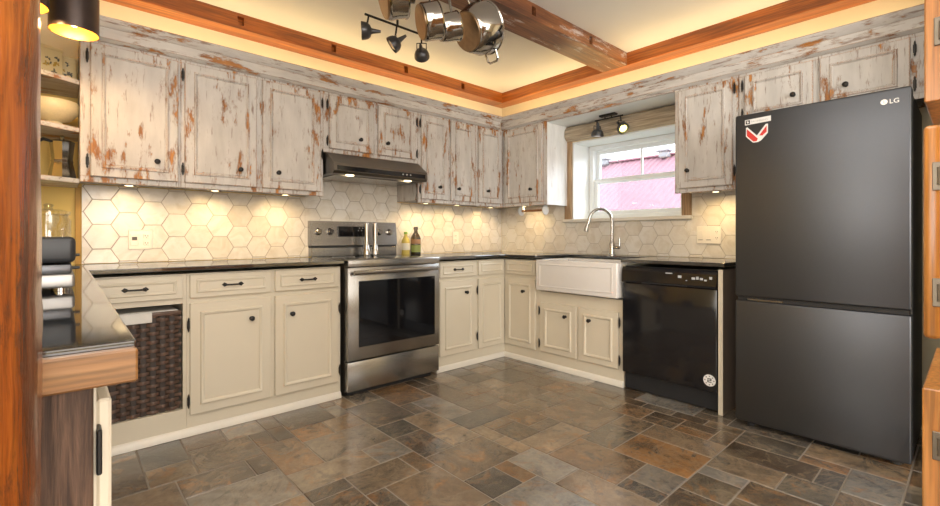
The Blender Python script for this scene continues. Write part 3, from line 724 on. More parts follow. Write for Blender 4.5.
# farmhouse sink
t = thing('farmhouse_sink', 'white farmhouse apron sink under the window', 'sink', (3.15, 2.06, 0.635))
y0, y1, x0, x1, z0, z1 = 1.690, 2.430, 2.922, 3.366, 0.635, 0.886
b = B(); b.box(x0, x0+0.05, y0, y1, z0, z1, 0.010, 3); b.build('apron', M['ceramic'], t)
b = P(W); b.ring(y0+0.035, y1-0.035, z0+0.03, z1-0.03, [(0, 0), (0.004, 0.003), (0.010, 0.003), (0.014, 0)], x0); b.build('apron_moulding', M['ceramic'], t)
b = B(); b.box(x0+0.05, x1, y0, y0+0.022, z0, z1, 0.004).box(x0+0.05, x1, y1-0.022, y1, z0, z1, 0.004).box(x1-0.022, x1, y0+0.02, y1-0.02, z0, z1, 0.004).box(x0+0.05, x1-0.02, y0+0.02, y1-0.02, z0, z0+0.02)
b.build('basin', M['ceramic'], t)
# faucet
fx, fy = 3.445, 2.040
t = thing('faucet', 'brushed nickel gooseneck faucet behind the sink', 'faucet', (fx, fy, 0.916))
b = B(); b.lathe([(0.030, 0), (0.030, 0.006), (0.024, 0.012), (0.022, 0.10), (0.016, 0.112), (0.013, 0.12)], (fx, fy, 0.916), seg=20); b.build('body', M['nickel'], t)
dx, dy = -0.83, 0.56; pts = [(fx, fy, 1.03), (fx, fy, 1.20)]; rad = 0.10
for k in range(1, 15):
    a = PI*k/14; pts.append((fx+dx*rad*(1-math.cos(a)), fy+dy*rad*(1-math.cos(a)), 1.205+rad*math.sin(a)))
ex, ey, _ = pts[-1]; pts.append((ex+dx*0.012, ey+dy*0.012, 1.175))
B().tube(pts, 0.0125, 12).build('spout', M['nickel'], t)
B().lathe([(0.014, 0), (0.017, 0.02), (0.019, 0.055), (0.021, 0.065)], (ex+dx*0.012, ey+dy*0.012, 1.18), (dx*0.25, dy*0.25, -1), 16).build('spray_head', M['nickel'], t)
b = B(); b.cyl((fx, fy, 0.985), (fx+0.01, fy-0.07, 0.985), 0.013, 0.013); b.tube([(fx+0.01, fy-0.062, 0.985), (fx+0.01, fy-0.066, 1.02), (fx+0.01, fy-0.062, 1.065)], [0.010, 0.007, 0.006], 10)
b.build('lever', M['nickel'], t)

# ------------------------------------------------------------------ stove
sx0, sx1 = 1.418, 2.184
t = thing('stove', 'freestanding stainless steel electric stove with black oven window', 'stove', (1.8, 3.1, 0))
B().box(sx0, sx1, 2.825, 3.425, 0.03, 0.897).build('body', M['steel_dark'], t)
B().box(sx0+0.03, sx1-0.03, 2.84, 3.40, 0.0, 0.03).build('plinth', M['black_plastic'], t)
B().box(sx0-0.004, sx1-0.006, 2.762, 3.36, 0.897, 0.921, 0.006, 2).build('cooktop', M['black_glass'], t)
b = B(); b.box(sx0-0.004, sx1-0.008, 2.757, 2.775, 0.872, 0.919, 0.005, 2); b.build('cooktop_trim', M['steel'], t)
dr = B().box(sx0, sx1, 2.772, 2.825, 0.245, 0.868, 0.005, 2).build('oven_door', M['steel'], t)
B().box(1.497, 2.140, 2.769, 2.776, 0.330, 0.775, 0.002).build('oven_window', M['black_glass'], dr)
b = B()
b.cyl((1.440, 2.728, 0.835), (2.135, 2.728, 0.835), 0.014, 0.014, 16)
for x in (1.480, 2.100): b.box(x-0.012, x+0.012, 2.728, 2.774, 0.824, 0.846, 0.003)
b.build('handle', M['steel'], dr)
B().box(sx0, sx1, 2.776, 2.825, 0.040, 0.236, 0.006, 2).build('storage_drawer', M['steel'], t)
g = B(); g.prism([(sx0, 3.362, 1.005), (sx0, 3.385, 1.195), (sx0, 3.425, 1.195), (sx0, 3.425, 1.005)], (sx1-sx0, 0, 0))
bg_ = g.build('control_panel', M['steel'], t, smooth=0)
B().box(sx0+0.004, sx1-0.004, 3.362, 3.425, 0.919, 0.990, 0.003).build('backguard', M['steel'], t)
B().box(sx0+0.004, sx1-0.004, 3.375, 3.425, 0.990, 1.005).build('vent_slot', M['black_plastic'], t)
for x in (1.478, 1.574, 2.008, 2.112):
    kx = B().lathe([(0.028, 0), (0.028, 0.006), (0.022, 0.010), (0.021, 0.028), (0.017, 0.032)], (x, 3.375, 1.112), (0, -1, 0.12), 20).build('knob', M['chrome'], bg_)
dsp = B().box(1.640, 1.905, 3.362, 3.372, 1.075, 1.155, 0.001, rot=Matrix.Rotation(-0.12, 3, 'X')).build('display', M['black_glass'], bg_)
b = B(); rr = random.Random(2)
for k in range(9):
    x = 1.80+0.010*k; z = 1.10+0.02*(k % 3); b.box(x, x+0.006, 3.3625, 3.366, z, z+0.006)
b.build('display_marks', M['mark'], dsp)
# burner rings on the cooktop
for cx, cy, r in ((1.60, 2.95, 0.11), (2.0, 2.95, 0.09), (1.60, 3.2, 0.08), (2.0, 3.2, 0.10)):
    B().lathe([(r-0.002, 0), (r-0.002, 0.0006), (r+0.001, 0.0006), (r+0.001, 0)], (cx, cy, 0.9205), seg=40, cap0=False, cap1=False).build('burner_ring', M['mark'], t)

# range hood
t = thing('range_hood', 'dark stainless range hood under the short cabinet above the stove', 'range hood', (1.82, 3.2, 1.515))
b = B(); b.prism([(1.415, 3.425, 1.676), (1.415, 3.095, 1.676), (1.415, 2.975, 1.590), (1.415, 2.970, 1.535), (1.415, 2.985, 1.518), (1.415, 3.425, 1.518)], (0.802, 0, 0))
b.build('canopy', M['steel_dark'], t, smooth=0)
B().box(1.440, 2.195, 2.9665, 2.975, 1.540, 1.572, 0.001).build('control_strip', M['black_gloss'], t)
b = B()
for k in range(3): b.cyl((1.98+0.035*k, 2.9635, 1.556), (1.98+0.035*k, 2.967, 1.556), 0.006, 0.006, 10)
b.build('button', M['mark'], t)
B().box(1.46, 2.17, 3.06, 3.40, 1.512, 1.519, 0.001).build('filter', M['steel'], t)
for x in (1.56, 2.06):
    B().lathe([(0.030, 0), (0.030, 0.006), (0.02, 0.008)], (x, 3.02, 1.518), (0, 0, -1), 18).build('lamp_lens', M['bulb_puck'], t)
    lamp('SPOT', 'hood_lamp', (x, 3.02, 1.505), 4.0, (1.0, 0.78, 0.5), t, 0.03, (x, 3.10, 0), 130)

# under-cabinet pucks
PUCKS = [(0.30, 3.24, ZB, 'leftmost puck light, beneath the one-door cabinet at far left'), (0.74, 3.24, ZB, 'puck light beneath the left door of the cabinet left of the hood'),
         (1.18, 3.24, ZB, 'puck light beneath the right door of the cabinet left of the hood'), (2.40, 3.24, ZB, 'puck light beneath the narrow cabinet, nearest the range hood'),
         (2.76, 3.24, ZB, 'puck light beneath the narrow cabinet, nearer the room corner'), (3.22, 3.26, ZB, 'puck light beneath the corner cabinet'),
         (3.37, 2.95, ZB, 'puck light beneath the corner cabinet on the window side'), (3.37, 1.20, 1.380, 'puck light beneath the cabinet beside the refrigerator')]
for x, y, z, lab in PUCKS:
    t = thing('puck_light', 'small warm ' + lab, 'light', (x, y, z), 'lit puck lights under the wall cabinets')
    B().lathe([(0.036, 0), (0.036, 0.010), (0.030, 0.014)], (x, y, z+0.018), (0, 0, -1), 20).build('housing', M['grey_metal'], t)
    B().lathe([(0.020, 0), (0.020, 0.002)], (x, y, z+0.0035), (0, 0, -1), 20).build('lens', M['bulb_puck'], t)
    tx, ty = (x, YW) if x < 3.3 else (XW, y)
    lamp('SPOT', 'puck_lamp', (x, y, z-0.004), 4.2, (1.0, 0.70, 0.33), t, 0.025, (x+(tx-x)*0.45, y+(ty-y)*0.45, z-0.3), 150, 0.9)

# ------------------------------------------------------------------ dishwasher
y0, y1, xf = 1.046, 1.668, 2.955
t = thing('dishwasher', 'glossy black dishwasher between the sink and the refrigerator', 'dishwasher', (3.25, 1.36, 0))
B().box(xf+0.045, XW-0.03, y0+0.003, y1-0.003, 0.005, 0.868).build('tub', M['black_plastic'], t)
dr = B().box(xf, xf+0.044, y0, y1, 0.125, 0.752, 0.006, 2).build('door', M['black_gloss'], t)
cp = B(); cp.prism([(xf+0.044, y0, 0.757), (xf-0.010, y0, 0.757), (xf-0.012, y0, 0.770), (xf-0.004, y0, 0.842), (xf+0.010, y0, 0.864), (xf+0.044, y0, 0.864)], (0, y1-y0, 0)); cp = cp.build('control_panel', M['black_gloss'], t, smooth=0)
B().box(xf-0.0125, xf+0.004, 1.22, 1.52, 0.757, 0.765, 0.002).build('handle_pocket', M['black_plastic'], cp)
B().box(xf+0.030, xf+0.044, y0+0.005, y1-0.005, 0.012, 0.121).build('kick_plate', M['black_plastic'], t)
for yy, zz, w_, h_ in ((1.335, 0.836, 0.045, 0.007), (1.265, 0.818, 0.022, 0.016), (1.222, 0.797, 0.008, 0.005), (1.180, 0.812, 0.020, 0.014), (1.156, 0.816, 0.016, 0.018), (1.132, 0.812, 0.018, 0.014), (1.108, 0.805, 0.014, 0.010), (1.078, 0.820, 0.016, 0.016)):
    B().box(xf-0.0085-(0.836-zz)*0.10, xf-0.004, yy-w_/2, yy+w_/2, zz-h_/2, zz+h_/2, 0.001).build('panel_mark', M['mark'], cp)
st = B().cyl((xf-0.0012, 1.088, 0.195), (xf+0.001, 1.088, 0.195), 0.036, 0.036, 24).build('round_sticker', M['white'], dr)
b = B()
for k in range(8):
    a = 2*PI*k/8; b.box(xf-0.0018, xf-0.001, 1.088+0.026*math.cos(a)-0.003, 1.088+0.026*math.cos(a)+0.003, 0.195+0.026*math.sin(a)-0.003, 0.195+0.026*math.sin(a)+0.003)
b.box(xf-0.0018, xf-0.001, 1.076, 1.100, 0.203, 0.208); b.box(xf-0.0018, xf-0.001, 1.076, 1.082, 0.194, 0.208); b.box(xf-0.0018, xf-0.001, 1.076, 1.100, 0.194, 0.199)
b.box(xf-0.0018, xf-0.001, 1.094, 1.100, 0.184, 0.199); b.box(xf-0.0018, xf-0.001, 1.076, 1.100, 0.183, 0.188)
b.build('sticker_print', M['ink'], st)

# ------------------------------------------------------------------ refrigerator
y0, y1, xf = 0.192, 0.919, 2.870
t = thing('refrigerator', 'tall black steel refrigerator with bottom freezer', 'refrigerator', (3.2, 0.555, 0))
B().box(2.955, 3.54, y0+0.004, y1-0.004, 0.035, 1.745, 0.004).build('body', M['fridge_side'], t)
B().box(2.93, 3.5, y0+0.03, y1-0.03, 0.012, 0.035).build('base_grille', M['black_plastic'], t)
b = B()
for yy in (y0+0.06, y1-0.06): b.cyl((2.95, yy, 0), (2.95, yy, 0.014), 0.02, 0.02, 12)
b.build('feet', M['black_plastic'], t)
up = B().box(xf, 2.950, y0, y1, 0.737, 1.762, 0.010, 3).build('door', M['fridge'], t)
B().box(xf, 2.950, y0, y1, 0.035, 0.715, 0.010, 3).build('freezer_drawer', M['fridge'], t)
B().box(xf+0.018, 2.951, y0+0.01, y1-0.01, 0.712, 0.740).build('handle_gap', M['fridge_side'], t)
B().box(xf+0.006, xf+0.03, y0+0.50, y1-0.06, 0.717, 0.7275, 0.001).build('pocket_grip', M['chrome'], t)
# lettering and stickers lie on the door face (x = xf), seen from -x: +y is to the left
def yq(name, mat, par, polys, x, th=0.0012):
    b = B()
    for pl in polys: b.prism([(x-th, p[0], p[1]) for p in pl], (th, 0, 0))
    return b.build(name, mat, par, smooth=0)
def text_on(par, body, size, x, y, z, mat, name, rotz_extra=0.0):
    cu = bpy.data.curves.new(name, 'FONT'); cu.body = body; cu.size = size; cu.extrude = 0.0004; cu.align_x = 'LEFT'
    tmp = bpy.data.objects.new(name, cu); COL.objects.link(tmp)
    dg = bpy.context.evaluated_depsgraph_get(); me = bpy.data.meshes.new_from_object(tmp.evaluated_get(dg))
    bpy.data.objects.remove(tmp)
    R = Matrix(((0, 0, -1), (-1, 0, 0), (0, 1, 0))).to_4x4()     # text x -> -y, text y -> z, text normal -> -x
    me.transform(Matrix.Translation(Vector((x, y, z))-ORG[par.name]) @ R)
    me.materials.clear(); me.materials.append(mat); o = bpy.data.objects.new(name, me); COL.objects.link(o); o.parent = par; ORG[o.name] = ORG[par.name]
    return o
lg = B().cyl((xf-0.0012, 0.2855, 1.704), (xf+0.001, 0.2855, 1.704), 0.0125, 0.0125, 28).build('round_emblem', M['silver_print'], up)
yq('emblem_lines', M['fridge_side'], lg, [[(0.2868, 1.711), (0.2852, 1.711), (0.2852, 1.698), (0.2868, 1.698)], [(0.2852, 1.6995), (0.2800, 1.6995), (0.2800, 1.698), (0.2852, 1.698)]], xf-0.0012, 0.0004)
text_on(up, 'LG', 0.0295, xf-0.0008, 0.268, 1.6935, M['silver_print'], 'lettering')
plab = yq('label_sticker', M['white'], up, [[(0.868, 1.7285), (0.742, 1.7325), (0.742, 1.7035), (0.868, 1.6995)]], xf)
yq('label_square', M['ink'], plab, [[(0.864, 1.725), (0.843, 1.725), (0.843, 1.704), (0.864, 1.704)]], xf-0.0012, 0.0006)
yq('label_square_mark', M['white'], plab, [[(0.860, 1.720), (0.851, 1.720), (0.847, 1.710), (0.855, 1.708)]], xf-0.0018, 0.0004)
text_on(plab, 'PACIFIBAND', 0.0145, xf-0.0014, 0.838, 1.7100, M['mark'], 'label_lettering')
vs = yq('logo_sticker', M['white'], up, [[(0.863, 1.684), (0.856, 1.688), (0.809, 1.634), (0.767, 1.690), (0.756, 1.690), (0.756, 1.641), (0.789, 1.604), (0.806, 1.597), (0.828, 1.597), (0.863, 1.636)]], xf)
yq('logo_wing', M['red'], vs, [[(0.858, 1.677), (0.804, 1.616), (0.810, 1.603), (0.826, 1.603), (0.858, 1.639)]], xf-0.0012, 0.0006)
yq('logo_wing', M['red'], vs, [[(0.762, 1.681), (0.798, 1.632), (0.782, 1.630), (0.762, 1.647)]], xf-0.0012, 0.0006)

# pantry cupboard on the right with its doors folded open, edge-on
t = thing('pantry_cupboard', 'orange pine cupboard at the right edge with three open doors seen edge-on', 'cupboard', (0.98, -0.25, 0))
B().box(0.78, 1.185, -0.55, 0.012, 0, 2.0, 0.003).build('carcass', M['pine'], t)
for z0, z1, ya, yb, hz, bev in ((1.325, 1.985, 0.038, 0.0635, (1.452, 1.86), 0.002), (0.885, 1.282, 0.040, 0.0650, (0.972, 1.186), 0.008), (0.08, 0.792, 0.040, 0.0662, (0.18, 0.690), 0.002)):
    dd = B().box(1.2, 1.66, ya, yb, z0, z1, bev, 3 if bev > 0.005 else 1).build('door', M['pine'], t)
    for z in hz:
        b = B(); b.box(1.1965, 1.2015, ya-0.003, ya+0.013, z-0.026, z+0.026, 0.001); b.cyl((1.195, ya+0.002, z-0.016), (1.195, ya+0.002, z+0.016), 0.005, 0.005, 10); b.box(1.1955, 1.1975, ya+0.006, ya+0.010, z-0.006, z+0.006)
        b.build('hinge', M['hinge_steel'], dd)
    for z in hz: pass
b = B(); b.box(1.1855, 1.194, -0.02, 0.0118, 0.02, 1.98); b.build('face_frame', M['pine'], t)

# ------------------------------------------------------------------ basket
def basket():
    x0, x1, z0, z1, yf = 0.158, 0.490, 0.150, 0.672, 2.862
    t = thing('wicker_basket', 'dark brown woven basket with a pale liner in the open cabinet bay', 'basket', (0.324, 3.1, 0.150))
    b = B()
    b.box(x0+0.006, x1-0.006, yf+0.012, 3.36, z0, z0+0.02); b.box(x0, x0+0.01, yf+0.01, 3.36, z0, z1-0.02); b.box(x1-0.01, x1, yf+0.01, 3.36, z0, z1-0.02); b.box(x0, x1, 3.35, 3.36, z0, z1-0.02)
    b.box(x0, x1, yf+0.014, yf+0.018, z0, z1)
    b.build('body', M['dark_gap'], t)
    b = B(); rows, cols = 23, 8; cw = (x1-x0)/cols; rh = (z1-z0)/rows
    for r in range(rows):             # flat weavers passing over and under the stakes
        zc = z0+(r+0.5)*rh; up_, lo_ = [], []
        for k in range(cols*6+1):
            x = x0+k*cw/6; y = yf+0.004+0.0105*math.cos(PI*k/6+PI*(r % 2))
            up_.append((x, y, zc+rh*0.40)); lo_.append((x, y, zc-rh*0.40))
        mid = [(p[0], p[1]-0.003, zc) for p in up_]
        b.quadstrip([up_, mid, lo_], closed=False)
    b.build('weave', M['weave'], t, smooth=60)
    b = B()
    for c in range(cols): b.box(x0+(c-0.30)*cw if c else x0, x0+(c+0.30)*cw, yf+0.001, yf+0.006, z0, z1, 0.001)
    b.build('stakes', M['stake'], t)
    B().box(x0, x1, yf-0.012, yf+0.014, z1-0.012, z1+0.008, 0.004, 2).build('rim', M['weave'], t)
    B().box(x0+0.045, x1-0.13, yf-0.015, yf+0.006, z1-0.042, z1+0.010, 0.002).box(x0+0.012, x1-0.012, yf+0.004, 3.34, z1-0.012, z1+0.012, 0.004).build('liner', M['linen'], t)
basket()

# ------------------------------------------------------------------ corner shelves and what is on them
SH = [(-0.54, YW), (-0.54, 2.90), (-0.262, 2.90), (0.080, 3.122), (0.080, YW)]
shelf_labels = ('top corner shelf with the butterfly tin', 'middle corner shelf with the pottery bowl', 'bottom corner shelf with the coffee pot')
for z, lab in zip((1.888, 1.640, 1.376), shelf_labels):
    o = B().prism([(x, y, z-0.024) for x, y in [(-0.538, YW-0.002), (-0.538, 2.90), (-0.262, 2.90), (0.0815, 3.122), (0.0815, YW-0.002)]], (0, 0, 0.024)).build('corner_shelf', M['dist_x'], smooth=0)
    tag(o, 'pale distressed ' + lab, 'shelf', 'corner shelves beside the wall cabinets')
ZS = (1.8885, 1.6405, 1.3765)
def rotz(b_, ang, piv):
    R = Matrix.Rotation(ang, 3, 'Z'); p = Vector(piv)
    for v in b_.bm.verts: v.co = p + R @ (v.co-p)
    return b_
# tin with printed butterflies
def tin(cx, cy, w_, d_, h_, ang, label, seed):
    t = thing('storage_tin', label, 'tin', (cx, cy, ZS[0]))
    rotz(B().box(cx-w_/2, cx+w_/2, cy-d_/2, cy+d_/2, ZS[0], ZS[0]+h_, 0.012, 3), ang, (cx, cy, 0)).build('body', M['tin'], t)
    rotz(B().box(cx-w_/2-0.002, cx+w_/2+0.002, cy-d_/2-0.002, cy+d_/2+0.002, ZS[0]+h_*0.86, ZS[0]+h_+0.003, 0.010, 3), ang, (cx, cy, 0)).build('lid', M['tin'], t)
    rn = random.Random(seed)
    for mat, cnt, nm in ((M['tin_ink'], 11, 'butterfly_print'), (M['tin_gold'], 7, 'butterfly_print')):
        for k in range(cnt):
            b = B()
            px = cx-w_/2+0.018+rn.random()*(w_-0.036); pz = ZS[0]+0.014+rn.random()*(h_-0.05); a = rn.random()*PI
            for s in (-1, 1):
                pl = []
                for (u, v) in ((0, 0), (0.010*s, 0.007), (0.013*s, 0.001), (0.006*s, -0.003), (0.008*s, -0.008), (0.002*s, -0.005)):
                    pl.append((px+u*math.cos(a)-v*math.sin(a), cy-d_/2-0.0008, pz+u*math.sin(a)+v*math.cos(a)))
                b.prism(pl, (0, 0.0006, 0))
            rotz(b, ang, (cx, cy, 0)).build(nm, mat, t, smooth=0)
tin(-0.075, 3.185, 0.165, 0.10, 0.155, 0.45, 'cream tin printed with dark butterflies on the top corner shelf', 4)
tin(0.030, 3.30, 0.085, 0.10, 0.150, 0.1, 'narrow amber printed tin behind the butterfly tin, beside the cabinet', 9)
# pedestal bowl, plus the dark bowl stacked in it
t = thing('pedestal_bowl', 'cream speckled pottery bowl on a foot, on the middle corner shelf', 'bowl', (-0.02, 3.20, ZS[1]))
c = (-0.020, 3.205, ZS[1])
B().lathe([(0.060, 0), (0.060, 0.008), (0.040, 0.016), (0.036, 0.030), (0.070, 0.042), (0.100, 0.075), (0.108, 0.112), (0.100, 0.135), (0.096, 0.132), (0.102, 0.110), (0.092, 0.078), (0.060, 0.048), (0.0, 0.042)], c, seg=36, cap1=False).build('bowl_body', M['bowl'], t)
o = B().lathe([(0.030, 0), (0.032, 0.004), (0.066, 0.026), (0.088, 0.055), (0.090, 0.060), (0.084, 0.056), (0.060, 0.030), (0.0, 0.010)], (-0.185, 3.10, ZS[1]), seg=30, cap1=False)
for v in o.bm.verts: v.co.z = ZS[1]+(v.co.z-ZS[1])*2.4
tag(o.build('mixing_bowl', M['grey_metal']), 'dark metal bowl at the left of the middle corner shelf', 'bowl')
# moka pot: eight sided
t = thing('moka_pot', 'polished stovetop coffee pot with black handle on the bottom corner shelf', 'coffee pot', (0.015, 3.20, ZS[2]))
c = (0.015, 3.20, ZS[2])
B().lathe([(0.056, 0), (0.056, 0.012), (0.043, 0.085), (0.046, 0.092)], c, seg=8).build('boiler', M['chrome'], t, smooth=20)
B().lathe([(0.044, 0.092), (0.042, 0.10), (0.050, 0.186), (0.051, 0.190)], c, seg=8).build('jug', M['chrome'], t, smooth=20)
B().lathe([(0.052, 0.190), (0.050, 0.196), (0.015, 0.207), (0.008, 0.210)], c, seg=8).lathe([(0.007, 0.208), (0.011, 0.218), (0.007, 0.226)], c, seg=12).build('lid', M['chrome'], t, smooth=20)
q = Vector((-0.80, -0.25, 0)).normalized(); cv = Vector(c)
B().tube([cv+q*0.044+Vector((0, 0, 0.190)), cv+q*0.075+Vector((0, 0, 0.196)), cv+q*0.100+Vector((0, 0, 0.180)), cv+q*0.106+Vector((0, 0, 0.145)), cv+q*0.102+Vector((0, 0, 0.118))], [0.007, 0.009, 0.010, 0.009, 0.006], 10).build('handle', M['black_plastic'], t)

# counter corner: glass jar and contact grill
t = thing('glass_canister', 'clear glass canister standing in the left counter corner', 'jar', (-0.035, 2.98, 0.916))
c = (-0.035, 2.98, 0.9165)
B().lathe([(0.078, 0), (0.083, 0.010), (0.083, 0.235), (0.074, 0.258), (0.074, 0.268), (0.070, 0.268), (0.070, 0.256), (0.079, 0.233), (0.079, 0.012), (0.0, 0.008)], c, seg=32, cap1=False).build('jar_body', M['glass'], t)
B().lathe([(0.079, 0.262), (0.080, 0.280), (0.050, 0.288), (0.018, 0.290), (0.014, 0.300), (0.020, 0.310), (0.010, 0.316)], c, seg=28).build('lid', M['glass'], t)
t = thing('contact_grill', 'black lidded countertop grill with silver base on the left counter', 'appliance', (-0.14, 1.86, 0.9165))
ax, zc_ = 0.0185, 0.9165
for x in (-0.26, 0.005):
    for y in (1.80, 2.05): B().lathe([(0.022, 0), (0.022, 0.010)], (x, y, zc_), seg=16).build('foot', M['chrome'], t)
B().box(-0.30, 0.036, 1.76, 2.09, zc_+0.010, zc_+0.050, 0.008, 3).build('base', M['grill_silver'], t)
B().box(-0.30, 0.030, 1.765, 2.09, zc_+0.050, zc_+0.078, 0.006, 2).build('lower_plate', M['grey_metal'], t)
B().box(-0.30, 0.038, 1.75, 2.09, zc_+0.083, zc_+0.158, 0.014, 3).build('lid', M['black_plastic'], t)
for z in (zc_+0.066, zc_+0.104): B().cyl((0.03, 1.80, z), (0.048, 1.80, z), 0.005, 0.004, 10).build('hinge_pin', M['black_plastic'], t)

# bottles, mills
def bottle(label, c, r, h, mat, capmat, labels, sq=False):
    t = thing('oil_bottle', label, 'bottle', c)
    B().lathe([(r*0.95, 0), (r, 0.006), (r, h*0.58), (r*0.85, h*0.66), (r*0.40, h*0.80), (r*0.36, h*0.90), (r*0.40, h*0.905)], c, seg=4 if sq else 20).build('glass_body', mat, t, smooth=30)
    B().lathe([(r*0.46, h*0.895), (r*0.46, h*0.985), (r*0.40, h)], c, seg=16).build('cap', capmat, t)
    for z0, z1, m_ in labels:
        if sq:
            b = B().lathe([(r*1.012, h*z0), (r*1.012, h*z1)], c, seg=4, cap0=False, cap1=False)
        else: b = B().lathe([(r*1.012, h*z0), (r*1.012, h*z1)], c, seg=20, cap0=False, cap1=False)
        b.build('paper_label', m_, t)
bottle('small pale oil bottle with green cap right of the stove', (2.275, 3.365, 0.9165), 0.037, 0.20, M['oil'], M['green_cap'], [(0.20, 0.50, M['label_pale'])])
bottle('tall dark olive oil bottle beside the green-capped bottle', (2.375, 3.355, 0.9165), 0.045, 0.245, M['olive_glass'], M['olive_glass'], [(0.08, 0.34, M['label_green']), (0.38, 0.55, M['label_red'])])
def mill(label, c, h):
    t = thing('pepper_mill', label, 'mill', c)
    B().lathe([(0.033, 0), (0.034, 0.012), (0.028, h*0.22), (0.022, h*0.30), (0.0205, h*0.34)], c, seg=22).build('base', M['chrome'], t)
    B().lathe([(0.0205, h*0.34), (0.019, h*0.60), (0.021, h*0.96), (0.019, h), (0.006, h*1.01)], c, seg=22).build('barrel', M['chrome'], t)
mill('left polished steel pepper mill at the back of the stove', (1.835, 3.27, 0.922), 0.262)
mill('right polished steel pepper mill at the back of the stove', (1.915, 3.275, 0.922), 0.262)

# outlets and switches
def plate(f, label, a0, a1, z0, z1, d, kind, seq):
    t = thing('outlet_plate', label, kind, f((a0+a1)/2, d, (z0+z1)/2))
    P(f).bx(a0, a1, d-0.010, d, z0, z1, 0.003).build('cover_plate', M['plate'], t)
    n = len(seq); w_ = (a1-a0)/n
    for i, k in enumerate(seq):
        am = a0+(i+0.5)*w_; zm = (z0+z1)/2
        if k == 'o':
            for s in (-1, 1):
                fc = P(f).bx(am-0.016, am+0.016, d-0.012, d-0.008, zm+s*0.022-0.014, zm+s*0.022+0.014, 0.002).build('receptacle', M['plate'], t)
                b = P(f)
                for q_ in (-0.006, 0.006): b.bx(am+q_-0.0015, am+q_+0.0015, d-0.0125, d-0.011, zm+s*0.022-0.002, zm+s*0.022+0.007)
                b.bx(am-0.002, am+0.002, d-0.0125, d-0.011, zm+s*0.022-0.009, zm+s*0.022-0.005); b.build('slots', M['plate_dark'], fc)
        elif k == 's':
            P(f).bx(am-0.016, am+0.016, d-0.0125, d-0.008, zm-0.033, zm+0.033, 0.002).build('rocker', M['plate'], t)
            P(f).bx(am-0.016, am+0.016, d-0.0115, d-0.008, zm-0.038, zm-0.034).build('rocker_edge', M['plate_dark'], t)
        else:
            fc = P(f).bx(am-0.020, am+0.020, d-0.013, d-0.008, zm-0.036, zm+0.036, 0.002).build('charger', M['plate'], t)
            P(f).bx(am-0.013, am+0.013, d-0.0136, d-0.011, zm-0.004, zm+0.018, 0.001).build('screen', M['plate_dark'], fc)
plate(S, 'double cream outlet plate on the hexagon tile below the left cabinets', 0.314, 0.434, 0.997, 1.114, YW-0.008, 'outlet', 'co')
plate(S, 'single cream outlet plate on the tile between the oil bottles and corner', 2.862, 2.940, 1.000, 1.122, YW-0.008, 'outlet', 'o')
plate(W, 'triple cream switch plate on the tile beside the refrigerator', 1.229, 1.400, 1.022, 1.150, XW-0.008, 'switch', 'oss')

# paper towel holder under the corner cabinet
t = thing('paper_towel_holder', 'empty paper towel holder with round clear ends under the corner cabinet', 'towel holder', (3.36, 2.78, ZB))
for yy in (2.66, 2.955):
    B().lathe([(0.045, 0), (0.045, 0.010), (0.030, 0.013), (0.020, 0.016)], (3.34, yy+0.005, ZB-0.042), (0, -1, 0), 28).build('end_disc', M['acrylic'], t)
    B().box(3.325, 3.355, yy-0.006, yy+0.004, ZB-0.02, ZB+0.018).build('bracket', M['acrylic'], t)
B().cyl((3.34, 2.665, ZB-0.042), (3.34, 2.95, ZB-0.042), 0.010, 0.010, 14).build('bar', M['strip_wood'], t)

# ------------------------------------------------------------------ spotlights
def spot_head(par, top, yoke_bottom, axis, r, lit=None):
    """bell shaped shade; axis = direction the mouth faces"""
    q = Vector(axis).normalized(); p = Vector(yoke_bottom); side = q.cross(Vector((0, 0, 1)))
    side = side.normalized() if side.length > 0.05 else Vector((1, 0, 0))
    b = B(); b.cyl(top, tuple(Vector(top).lerp(p, 0.45)), 0.006, 0.006, 10)
    m_ = Vector(top).lerp(p, 0.45)
    for s in (-1, 1): b.tube([m_, m_+side*s*r*0.62, p+side*s*r*0.62], 0.0032, 6)
    b.tube([m_+side*r*0.62, m_-side*r*0.62], 0.0032, 6)
    b.build('yoke', M['black_metal'], par)
    sh = B().lathe([(r*0.14, -r*1.65), (r*0.17, -r*1.5), (r*0.28, -r*0.85), (r*0.34, -r*0.62), (r*0.62, -r*0.50), (r*0.86, -r*0.22), (r*0.97, r*0.15), (r, r*0.50), (r*0.96, r*0.50), (r*0.92, r*0.15), (r*0.80, -r*0.18), (r*0.55, -r*0.42), (r*0.2, -r*0.5)], p, q, 24, cap1=True).build('shade', M['grey_metal'], par)
    bl = B().lathe([(r*0.3, -r*0.1), (r*0.62, r*0.30), (r*0.60, r*0.44), (r*0.3, r*0.52)], p, q, 18).build('bulb', M['bulb_yellow'] if lit else M['acrylic'], sh)
    return sh
t = thing('track_light', 'black three-head track light on the ceiling left of the hanging pots', 'track light', (1.64, 2.56, ZC))
B().cyl((1.425, 2.560, 2.468), (1.875, 2.560, 2.468), 0.0075, 0.0075, 10).build('bar', M['black_metal'], t)
b = B(); b.lathe([(0.050, 0), (0.050, 0.022), (0.030, 0.030)], (1.665, 2.560, ZC), (0, 0, -1), 24); b.cyl((1.665, 2.56, ZC-0.02), (1.665, 2.56, 2.468), 0.008, 0.008, 10); b.build('canopy', M['black_metal'], t)
spot_head(t, (1.452, 2.56, 2.468), (1.440, 2.575, 2.372), (-0.82, 0.45, -0.05), 0.056)
spot_head(t, (1.660, 2.56, 2.468), (1.650, 2.570, 2.352), (-0.55, 0.40, -0.50), 0.056)
spot_head(t, (1.860, 2.56, 2.468), (1.866, 2.566, 2.338), (0.55, 0.62, -0.35), 0.053)
t = thing('track_light', 'small two-head track light over the window, right head lit', 'track light', (3.42, 2.04, 2.10))
